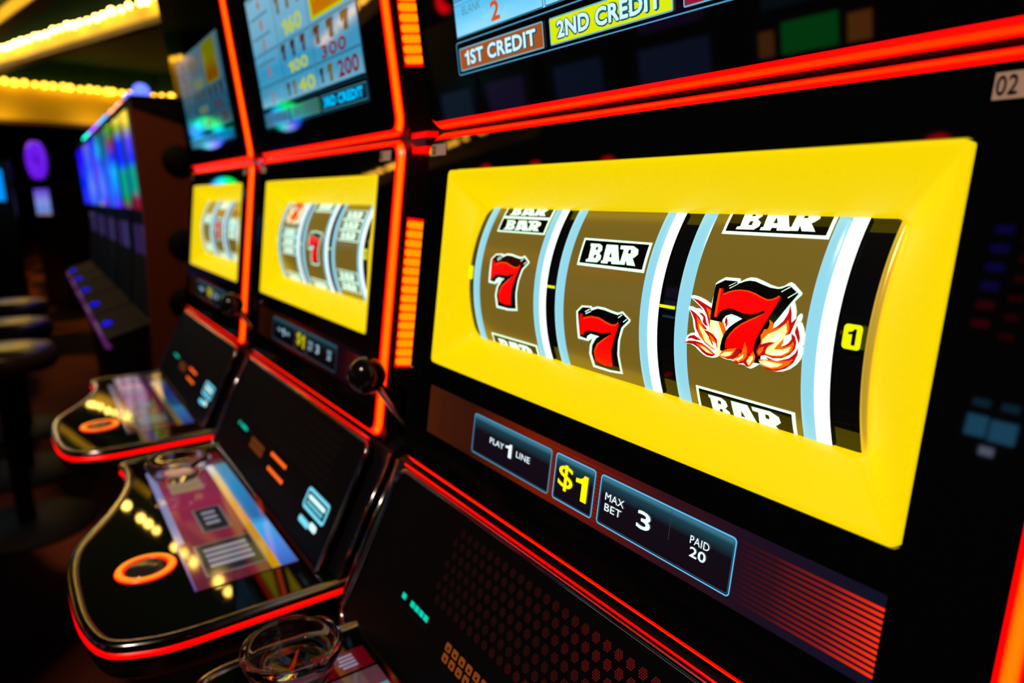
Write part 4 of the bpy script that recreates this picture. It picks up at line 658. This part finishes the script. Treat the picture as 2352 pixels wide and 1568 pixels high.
M3 = slot_machine(-1.24, 'farthest slot machine of the red-lit row, at left', [[('bar', .020, 0), ('bar', -.045, 0)], [('bar', .055, 0), ('seven', .0, 0), ('bar', -.0605, 0)], [('thin', .02, 0), ('thin', .006, 0), ('thin', -.008, 0), ('bar', -.055, 0)]], 'low', led=False)
# ------------------------------------------------------------------ glass ashtrays on the decks
def ashtray(x, y, label):
    mb = MB(); z = -.2530
    def notch(r, h, a):
        if h > .020 and r > .030:
            k = max(0., cos(3 * (a - .35))) ** 12; h = h - .0030 * k
        return r, h
    prof = [(.0002, 0), (.031, 0), (.0345, .0015), (.0385, .010), (.0425, .020), (.0436, .0235), (.0438, .027), (.0428, .0295), (.0405, .0307), (.038, .0300), (.0362, .0275), (.0345, .021), (.0315, .0145), (.0275, .0112), (.024, .0105), (.0002, .0105)]
    mb.lathe(prof, (0, 0, 0), GLASS, 64, fn=notch)
    o = mb.build('glass_ashtray', None, (x, y, z)); tag(o, label, 'ashtray', 'glass ashtrays on the button decks'); return o
ashtray(-.1925, -.1665, 'round clear glass ashtray on nearest machine deck, at bottom of picture')
ashtray(-.62 - .118, -.1725, 'blurred glass ashtray at back corner of middle machine deck')
# ------------------------------------------------------------------ the hall
FZ = -1.03
def struct(name, mb, loc=(0, 0, 0)):
    o = mb.build(name, None, loc); return tag(o, kind='structure')
def carpet():
    m = pm('patterned_carpet', (.01, .004, .003), .95, spec=.1); nt = m.node_tree
    tc = nt.nodes.new('ShaderNodeTexCoord'); w = nt.nodes.new('ShaderNodeTexWave'); w.wave_type = 'RINGS'
    w.inputs['Scale'].default_value = 1.3; w.inputs['Distortion'].default_value = 7; w.inputs['Detail'].default_value = 1.5; w.inputs['Detail Scale'].default_value = .8
    nt.links.new(tc.outputs['Object'], w.inputs['Vector'])
    r = ramp_node(nt, [(0, (.012, .004, .004)), (.55, (.02, .006, .005)), (.8, (.26, .06, .03)), (1, (.34, .09, .04))])
    nt.links.new(w.outputs['Fac'], r.inputs[0]); nt.links.new(r.outputs[0], nt.nodes['Principled BSDF'].inputs['Base Color'])
    return m
mb = MB(); mb.quad((-26, -9, FZ), (6, -9, FZ), (6, 9, FZ), (-26, 9, FZ), carpet()); struct('floor', mb)
TEAL = pm('dark_teal_ceiling', (.005, .030, .026), .8, spec=.1)
GOLDD = pm('dull_gold_fascia', (.30, .16, .03), .6)
GOLDP = pm('gold_fascia_paint', (.80, .60, .05), .55)
BROWN = pm('brown_trim', (.10, .055, .03), .6)
DARKW = pm('dark_wall', (.010, .006, .008), .8)
mb = MB(); mb.box(-26, 6, -9, 9, 2.40, 2.5, TEAL); struct('ceiling', mb)
mb = MB(); mb.box(-26.2, -26, -9, 9, FZ, 2.5, DARKW); struct('wall_left', mb)
mb = MB(); mb.box(-26, 6, 9, 9.2, FZ, 2.5, DARKW); struct('wall_back', mb)
mb = MB(); mb.box(-26, 6, -9.2, -9, FZ, 2.5, DARKW); struct('wall_front', mb)
mb = MB(); mb.box(6, 6.2, -9, 9, FZ, 2.5, DARKW); struct('wall_right', mb)
BULB = pm('cove_bulb', (1, .8, .5), .4, emi=(1, .50, .03), es=6.5)
BULBH = pm('hot_cove_bulb', (1, .9, .6), .4, emi=(1, .62, .12), es=22.)
BULBS = pm('bright_cove_bulb', (1, .9, .6), .4, emi=(1, .60, .10), es=38.)
BULBG = pm('gold_cove_bulb', (1, .8, .4), .4, emi=(1, .46, .04), es=16.)
def ball(r, n=10, m=6):
    v = MB(); v.lathe([(r * sin(pi * k / m) + 1e-5, -r * cos(pi * k / m)) for k in range(m + 1)], (0, 0, 0), BULB, n); return v
bulb_me = None
def cove(label, p0, p1, zt, drop, n, name='cove_light', hot=False, r=.022, depth=.10, tdrop=.10, mat=None, fm=None, skip=0.):
    """gold fascia hanging from the ceiling, with a row of bulbs along its upper ledge"""
    global bulb_me
    p0 = Vector((*p0, 0)); p1 = Vector((*p1, 0)); t = (p1 - p0).normalized(); nrm = Vector((-t.y, t.x, 0))
    c = Vector((.37, -.31, 0)); 
    if (c - p0).dot(nrm) < 0: nrm = -nrm      # towards the players
    top = bpy.data.objects.new(name, None); COL.objects.link(top); top.location = (p0 + p1) / 2 + Vector((0, 0, zt))
    tag(top, label, 'ceiling light')
    o = top.location
    mb = MB(); a, b = p0 - o, p1 - o
    GP = fm or GOLDP
    for z0, z1, d0, d1, m in ((2.41 - zt, .03, .0, .0, TEAL), (.03, -.02, .0, .0, GP), (-.02, -drop, .0, .03, GP), (-drop, -drop - tdrop, .03, .05, BROWN)):
        A0 = a + nrm * d0; B0 = b + nrm * d0; A1_ = a + nrm * d1; B1_ = b + nrm * d1
        mb.quad(Vector((A0.x, A0.y, z0)), Vector((B0.x, B0.y, z0)), Vector((B1_.x, B1_.y, z1)), Vector((A1_.x, A1_.y, z1)), m)
    A1_ = a + nrm * .05; B1_ = b + nrm * .05; A2_ = a - nrm * .10; B2_ = b - nrm * .10; zb = -drop - tdrop
    mb.quad(*[Vector((p.x, p.y, zb)) for p in (A1_, B1_, B2_, A2_)], BROWN)
    mb.build('gold_fascia', top)
    if bulb_me is None:
        q = ball(1.).build('bulb', top); bulb_me = q.data; bpy.data.objects.remove(q)
    for i in range(n):
        if random.random() < skip: continue
        f = (i + .5) / n + random.uniform(-.18, .18) / n; P = a + (b - a) * f + nrm * depth
        q = link('bulb', bulb_me, top, (P.x, P.y, random.uniform(-.01, .01))); s = r * random.uniform(.8, 1.15); q.scale = (s, s, s)
        if mat is not None: q.material_slots[0].link = 'OBJECT'; q.material_slots[0].material = mat
    return top
cove('bright gold ceiling cove with row of white-hot bulbs', (-14.2, -1.35), (-5.6, 1.75), 2.0, .13, 52, r=.03, tdrop=.07, mat=BULBH)
cove('gold ceiling cove at upper left corner, above the brighter one', (-13.5, -1.3), (-3.6, .88), 2.0, .11, 56, r=.03, depth=.22, tdrop=.03, mat=BULBS, skip=.22)
cove('far gold cove below the dark green ceiling', (-13.3, -2.6), (-14.95, 1.95), 1.98, .58, 34, r=.045, tdrop=.06)
cove('short far gold cove turning right behind the slot machines', (-15.05, 1.95), (-13.9, 3.4), 1.98, .5, 12, r=.045, tdrop=.06)
cove('gold cove over the opposite aisle, seen in the black glass', (-13.5, -5.3), (-5.6, -3.75), 1.98, .12, 48, r=.03, depth=.22, tdrop=.03, mat=BULBG, fm=BROWN, skip=.3)
# lamps hidden in the far cove wash its fascia from below
for k, (xx, yy) in enumerate(((-13.55, -1.6), (-14.0, -.3), (-14.45, 1.0), (-14.2, 2.6))):
    l = bpy.data.lights.new('cove_lamp', 'POINT'); l.energy = 8; l.color = (1, .55, .08); l.shadow_soft_size = .05
    o = bpy.data.objects.new('cove_lamp', l); COL.objects.link(o); o.location = (xx + .35, yy - .05, 1.34)
# ------------------------------------------------------------------ the bank of video slots farther down the row
WOOD = pm('red_brown_laminate', (.22, .045, .015), .5)
def vramp(name, stops, es=1.): return uv_ramp_mat(name, 1, stops, es, .2, noise=.12)
BLUE = (.0, .0, 1.); LBL = (.015, .09, 1.); CYA = (.0, .42, .8); PUR = (.12, .015, 1.); GRN = (.0, .28, .01); RED = (.22, .0, .0); BLK = (.0, .0, .0)
VM = [[vramp('video_a', [(0, RED), (.12, (.25, 0, .02)), (.2, GRN), (.42, (0, .3, .02)), (.5, BLUE), (.72, PUR), (.85, (.3, .42, .02)), (1, (.25, .35, .0))]), pm('video_black', (0, 0, 0), .2),
       vramp('video_b', [(0, (.2, 0, .1)), (.12, GRN), (.4, GRN), (.5, BLUE), (.75, BLUE), (.88, (.2, .33, 0)), (1, GRN)])],
      [vramp('video_c', [(0, PUR), (.15, LBL), (.45, CYA), (.6, BLUE), (.8, (.25, .02, .05)), (.92, GRN), (1, GRN)]), vramp('video_d', [(0, LBL), (.5, LBL), (.7, (.01, .12, .3)), (1, (0, .09, .1))])],
      [vramp('video_e', [(0, PUR), (.3, (.1, .2, 1)), (.6, LBL), (.8, CYA), (1, (0, .2, .25))]), vramp('video_f', [(0, (.3, .3, 0)), (.1, LBL), (.5, PUR), (.8, LBL), (1, BLUE)])],
      [vramp('video_g', [(0, LBL), (.3, (.12, .2, 1)), (.6, LBL), (1, (.1, .12, .9))])], [vramp('video_h', [(0, BLUE), (1, BLUE)])]]
VIOL = pm('violet_edge_light', (.02, 0, .02), .4, emi=(.085, .012, .10), es=1.)
BLUEB = pm('blue_button_light', (0, 0, .1), .3, emi=(0, .0, .85), es=1.)
LAMPC = [((.10, .16, 1), 2.), ((1, .35, .2), 3.), ((.03, .35, .9), 3.), ((.30, .1, .9), 3.5), ((.0, .75, .6), 4.)]
KIND = ['nearest video slot of the bank beyond the red-lit row, striped green and blue', 'second video slot of the far bank, with teal and black stripes', 'third video slot of the far bank, pale blue stripes', 'fourth video slot of the far bank, speckled blue screen', 'last video slot of the far bank, plain deep blue screen']
for k in range(5):
    x1 = -2.2 - .55 * k; x0 = x1 - .5; xm = (x0 + x1) / 2
    top = bpy.data.objects.new('video_slot_machine', None); COL.objects.link(top); top.location = (xm, .2, FZ); tag(top, KIND[k], 'slot machine', 'far bank of video slots')
    Zk = (0, -.2, -FZ); h = .25
    mb = MB(); pr = [(.0, .47), (.02, .05), (-.02, -.25), (-.15, -.29), (-.15, -.335), (-.08, -.36), (-.06, FZ), (.4, FZ), (.4, .47)]
    for s in (-h, h): mb.add([(s, *p) for p in pr], [tuple(range(len(pr)))], PLAST)
    for i in range(len(pr)):
        p, q = pr[i], pr[(i + 1) % len(pr)]; mb.add([(-h, *p), (h, *p), (h, *q), (-h, *q)], [(0, 1, 2, 3)], MATTE)
    mb.build('cabinet', top, Zk)
    mb = MB(); n = len(VM[k]); wt = [.28, .14, .40][:n] if n == 3 else [1. / n] * n; tot = sum(wt); xa = .235
    for i in range(n):
        xb = xa - .47 * wt[i] / tot
        mb.quad((xb, -.004, .115), (xa, -.004, .115), (xa, -.012, .43), (xb, -.012, .43), VM[k][i]); xa = xb
    mb.build('screen', top, Zk)
    mb = MB(); mb.quad((-.2, .004, -.19), (.2, .004, -.19), (.2, .010, .06), (-.2, .010, .06), uv_ramp_mat('lower_screen', 0, [(0, (.02, .01, .06)), (.3, (.10, .05, .25)), (.5, (.02, .01, .03)), (.8, (.16, .12, .5)), (1, (.01, .01, .02))], .35, .1)); mb.build('lower_screen', top, Zk)
    mb = MB(); mb.tube([(-.25, -.151, -.316), (.25, -.151, -.316)], .010, VIOL, 8); mb.build('edge_light', top, Zk)
    mb = MB(); mb.lathe([(.0001, .012), (.012, .010), (.018, 0), (.018, -.004)], (0, -.128, -.283), BLUEB, 16); mb.build('button', top, Zk)
    mb = MB(); mb.quad((-.2, -.145, -.2885), (.2, -.145, -.2885), (.2, -.03, -.2515), (-.2, -.03, -.2515), pm('bank_deck_top', (.006, .003, .006), .7, spec=.08)); mb.build('deck_screen', top, Zk)
    c, es = LAMPC[k]
    for s in (.13, -.12):
        mb = MB(); mb.lathe([(.027 * sin(pi * i / 8) + 1e-5, .027 - .027 * cos(pi * i / 8)) for i in range(9)], (s, .05, .468), pm('topper_%d' % k, c, .3, emi=c, es=es), 16); mb.build('topper_lamp', top, Zk)
mb = MB(); pr = [(-.01, .427), (.17, .367), (.42, .33), (.42, FZ), (-.06, FZ), (-.033, -.414), (-.006, .118)]
n = len(pr)
mb.add([(0, *p) for p in pr], [tuple(range(n))], WOOD); mb.add([(-.03, *p) for p in pr], [tuple(range(n))], WOOD)
for i in range(n):
    p, q = pr[i], pr[(i + 1) % n]; mb.add([(0, *p), (0, *q), (-.03, *q), (-.03, *p)], [(0, 1, 2, 3)], WOOD)
ep = mb.build('end_panel', None, (-2.16, 0, 0)); tag(ep, 'red-brown end panel with round black holes, left of the farthest red-lit machine', 'panel')
for (y, z) in ((.113, .269), (.102, .001), (.085, -.189)):
    mb = MB(); mb.lathe([(.0001, .004), (.048, .004), (.05, .001)], (0, y, z), MATTE, 32, axis='x'); mb.build('round_hole', ep)
# ------------------------------------------------------------------ far machines at the left edge
def sign_machine(x, y, label, ring, scr, zc, r, rot=0., sw=.2, sh=.45):
    top = bpy.data.objects.new('slot_machine', None); COL.objects.link(top); top.location = (x, y, FZ); top.rotation_euler = (0, 0, rot); tag(top, label, 'slot machine')
    Zk = (0, 0, -FZ)
    mb = MB(); mb.box(-.4, 0, -.26, .26, FZ, zc - r - .02, PLAST); mb.build('cabinet', top, Zk)
    mb = MB(); n = 40; prof = [(r, 0), (r, .05), (r * .45, .05), (r * .45, 0)]
    mb.lathe([(a_, b_ - .02) for a_, b_ in prof], (0, 0, zc), ring, n, axis='x'); mb.build('round_topper', top, Zk)
    mb = MB(); mb.quad((.004, -sw, zc - r - .1 - sh), (.004, sw, zc - r - .1 - sh), (.004, sw, zc - r - .1), (.004, -sw, zc - r - .1), scr); mb.build('screen', top, Zk)
    return top
PURP = pm('purple_topper_light', (.05, 0, .1), .3, emi=(.16, .01, .9), es=.9)
sign_machine(-8.6, -.17, 'distant machine with glowing purple ring topper at left', PURP, vramp('far_screen', [(0, (.3, .25, .3)), (.25, (.15, .3, .9)), (.5, (.3, .35, .9)), (1, (.14, .03, .8))], .8), .53, .19, rot=-1.2, sw=.17, sh=.27)
mb = None
sign_machine(-7.4, -.66, 'distant machine with cyan screen cut by the left edge', pm('dim_topper', (.01, .01, .01), .4), pm('far_cyan_screen', (0, 0, 0), .3, emi=(0, .30, 1.)), .62, .12, sw=.2, sh=.27)
# bonus wheels across the aisle, mirrored in the farthest machine's glass
def wheel_mat():
    m = pm('wheel_light', (0, 0, 0), .3, emi=(1, 1, 1), es=5.); nt = m.node_tree
    uv = nt.nodes.new('ShaderNodeUVMap'); sp = nt.nodes.new('ShaderNodeSeparateXYZ'); nt.links.new(uv.outputs[0], sp.inputs[0])
    r = ramp_node(nt, [(0, (0, .02, 1)), (.12, (0, .6, 1)), (.25, (0, 1, .05)), (.4, (0, .9, .1)), (.5, (.0, .6, 1)), (.62, (0, .05, 1)), (.75, (.3, .3, 1)), (.88, (0, .8, .6)), (1, (0, .02, 1))])
    nt.links.new(sp.outputs[0], r.inputs[0]); nt.links.new(r.outputs[0], nt.nodes['Principled BSDF'].inputs['Emission Color']); return m
sign_machine(-5.2, -.83, 'machine with blue and green wheel, mirrored in the farthest glass', wheel_mat(), pm('wheel_screen', (0, 0, 0), .3, emi=(.012, .008, .03)), .43, .105)
sign_machine(-5.2, -1.42, 'machine with second coloured wheel, mirrored beside the red tube', wheel_mat(), pm('wheel_screen', (0, 0, 0), .3), .46, .105)
l = bpy.data.lights.new('end_panel_fill', 'SPOT'); l.energy = 55; l.color = (1, .62, .3); l.spot_size = rad(34); l.spot_blend = .6; l.shadow_soft_size = .06  # added fill lamp without a fixture, lifts the end panel out of black
o = bpy.data.objects.new('end_panel_fill', l); COL.objects.link(o); o.location = (-1.45, -.5, 2.05)
o.rotation_euler = (Vector((-2.16, .12, -.1)) - Vector(o.location)).to_track_quat('-Z', 'Y').to_euler()
l = bpy.data.lights.new('carpet_fill', 'SPOT'); l.energy = 22; l.color = (1, .6, .3); l.spot_size = rad(60); l.spot_blend = .8; l.shadow_soft_size = .08  # extra unseen spot, brings up the carpet pattern in the aisle
o = bpy.data.objects.new('carpet_fill', l); COL.objects.link(o); o.location = (-2.6, -1.7, 2.05)
l = bpy.data.lights.new('front_fill', 'SPOT'); l.energy = 130; l.color = (1, .78, .62); l.spot_size = rad(52); l.spot_blend = .7; l.shadow_soft_size = .05  # invented spot in front of the near machines, brightens their number labels
o = bpy.data.objects.new('front_fill', l); COL.objects.link(o); o.location = (.35, -1.75, 2.15)
o.rotation_euler = (Vector((-.15, 0, .05)) - Vector(o.location)).to_track_quat('-Z', 'Y').to_euler()
# ------------------------------------------------------------------ stools
VINYL = pm('dark_vinyl', (.06, .035, .015), .3)
BRONZE = pm('dark_bronze', (.008, .006, .005), .6, .2)
LB = ['stool seat nearest in the aisle, catching gold light at left', 'second stool in the aisle, behind the nearest seat', 'third stool farthest along the aisle at left']
for k, x in enumerate((-2.62, -3.25, -3.95)):
    top = bpy.data.objects.new('stool', None); COL.objects.link(top); top.location = (x, -.46, FZ); tag(top, LB[k], 'stool', 'stools along the aisle')
    mb = MB(); mb.lathe([(.0001, .60), (.165, .60), (.178, .625), (.178, .65), (.165, .672), (.09, .682), (.0001, .684)], (0, 0, 0), VINYL, 32); mb.build('seat', top)
    mb = MB(); mb.lathe([(.03, .02), (.03, .60)], (0, 0, 0), BRONZE, 16); mb.build('column', top)
    mb = MB(); mb.lathe([(.0001, .03), (.05, .03), (.22, .012), (.23, 0), (.0001, 0)], (0, 0, 0), BRONZE, 32); mb.build('base', top)
# ------------------------------------------------------------------ the facing row of machines (seen mirrored in the black glass)
def facing(x, label, parts):
    top = bpy.data.objects.new('slot_machine', None); COL.objects.link(top); top.location = (x, -2.7, FZ); tag(top, label, 'slot machine', 'facing row of machines')
    Zk = (0, .4, -FZ)
    mb = MB(); mb.box(-.28, .28, -.4, 0, FZ, .85, PLAST); mb.build('cabinet', top, Zk)
    for nm, x0, x1, z0, z1, c, es in parts:
        mb = MB(); mb.box(x0, x1, 0, .006, z0, z1, pm('facing_%s_%.2f_%.2f_%.2f' % (nm, x, x0, z0), (0, 0, 0), .3, emi=c, es=es)); mb.build(nm, top, Zk)
CB = (.06, .33, .62)
REDT = pm('red_topper', (.1, 0, 0), .3, emi=(1, 0, .005), es=7.)
def red_topper(top, x):
    mb = MB(); mb.tube([(x + .05 * cos(t_ * pi / 10), .36, .93 + .06 + .055 * sin(t_ * pi / 10)) for t_ in range(2, 17)], [.010 + .0016 * t_ for t_ in range(15)], REDT, 10); mb.build('red_topper', top, (0, 0, -FZ))
    mb = MB(); mb.tube([(x, .34, .84), (x, .36, .93)], .012, PLAST, 8); mb.build('topper_stem', top, (0, 0, -FZ))
def facing(x, label, parts, tx=None):
    top = bpy.data.objects.new('slot_machine', None); COL.objects.link(top); top.location = (x, -2.7, FZ); tag(top, label, 'slot machine', 'facing row of machines')
    Zk = (0, .4, -FZ)
    mb = MB(); mb.box(-.28, .28, -.4, 0, FZ, .85, PLAST); mb.build('cabinet', top, Zk)
    for nm, x0, x1, z0, z1, c, es in parts:
        mb = MB(); mb.box(x0, x1, 0, .006, z0, z1, pm('facing_%s_%.2f_%.2f_%.2f' % (nm, x, x0, z0), (0, 0, 0), .3, emi=c, es=es)); mb.build(nm, top, Zk)
    if tx is not None: red_topper(top, tx)
facing(-.72, 'facing machine with pale blue keys, mirrored at right in the black glass', [('key', .090, .152, .0, .07, CB, 4.), ('key', .162, .238, -.005, .065, CB, 4.), ('key', .095, .145, .10, .125, CB, 1.2), ('key', .18, .23, .10, .125, CB, 1.2), ('small_key', .147, .188, -.055, -.027, (.4, .45, .7), 5.)] +
       [('side_light', .03, .08, .36 + .065 * i, .385 + .065 * i, (.02, .01, .4) if i > 1 else (.25, 0, .02), 2.5) for i in range(6)] + [('side_light', .12, .16, .33 + .065 * i, .35 + .065 * i, (.25, 0, .01), 1.5) for i in range(6)], -.25)
facing(-1.40, 'facing machine with green panel, mirrored high in the black glass', [('screen', -.11, .13, .24, .36, (.0, .30, .03), 3.), ('key', .17, .26, .24, .34, (.5, .14, .02), 3.), ('key', -.22, -.15, .24, .34, (.5, .14, .02), 2.), ('screen', -.2, .2, .42, .7, (.01, .04, .06), 2.)])
facing(-2.1, 'facing machine with dim blue screens, mirrored in the paytable glass', [('screen', -.22, .22, .1, .38, (.03, .05, .14), 2.), ('screen', -.2, .2, .45, .75, (.05, .02, .12), 1.5), ('key', -.1, .1, -.1, -.06, (.1, .25, .4), 3.)])
facing(-2.8, 'facing machine with red curl on top, mirrored above the middle of the bezel', [('screen', -.2, .2, .1, .4, (.02, .04, .12), 2.)], 0.)
facing(-3.52, 'facing machine with red curl on top, mirrored above the left of the bezel', [('screen', -.2, .2, .1, .4, (.04, .02, .10), 2.)], 0.)
facing(-4.14, 'facing machine with red curl on top, mirrored near the bezel corner', [('screen', -.2, .2, .1, .4, (.02, .05, .10), 2.)], 0.)
# ------------------------------------------------------------------ world, camera
w = bpy.data.worlds.new('hall'); SC.world = w; w.use_nodes = True
w.node_tree.nodes['Background'].inputs[0].default_value = (.004, .002, .003, 1); w.node_tree.nodes['Background'].inputs[1].default_value = .5
cam = bpy.data.cameras.new('camera'); co = bpy.data.objects.new('camera', cam); COL.objects.link(co); SC.camera = co
F_PX, YAW, PITCH, ROLL = 1605.25, .97617, -.21400, .01446
cam.sensor_width = 36; cam.sensor_fit = 'HORIZONTAL'; cam.lens = F_PX / 2352 * 36; cam.clip_start = .01
fw = Vector((-sin(YAW) * cos(PITCH), cos(YAW) * cos(PITCH), sin(PITCH))); r0 = Vector((cos(YAW), sin(YAW), 0)); d0 = fw.cross(r0)
rx = r0 * cos(ROLL) + d0 * sin(ROLL); dn = d0 * cos(ROLL) - r0 * sin(ROLL)
co.matrix_world = Matrix(((rx.x, -dn.x, -fw.x, .3694), (rx.y, -dn.y, -fw.y, -.3080), (rx.z, -dn.z, -fw.z, .1632), (0, 0, 0, 1)))
cam.dof.use_dof = True; cam.dof.focus_distance = .43; cam.dof.aperture_fstop = 4.6; cam.dof.aperture_blades = 7
SC.view_settings.view_transform = 'Standard'; SC.view_settings.look = 'None'; SC.view_settings.gamma = 1; SC.view_settings.use_curve_mapping = False; SC.view_settings.exposure = 0.
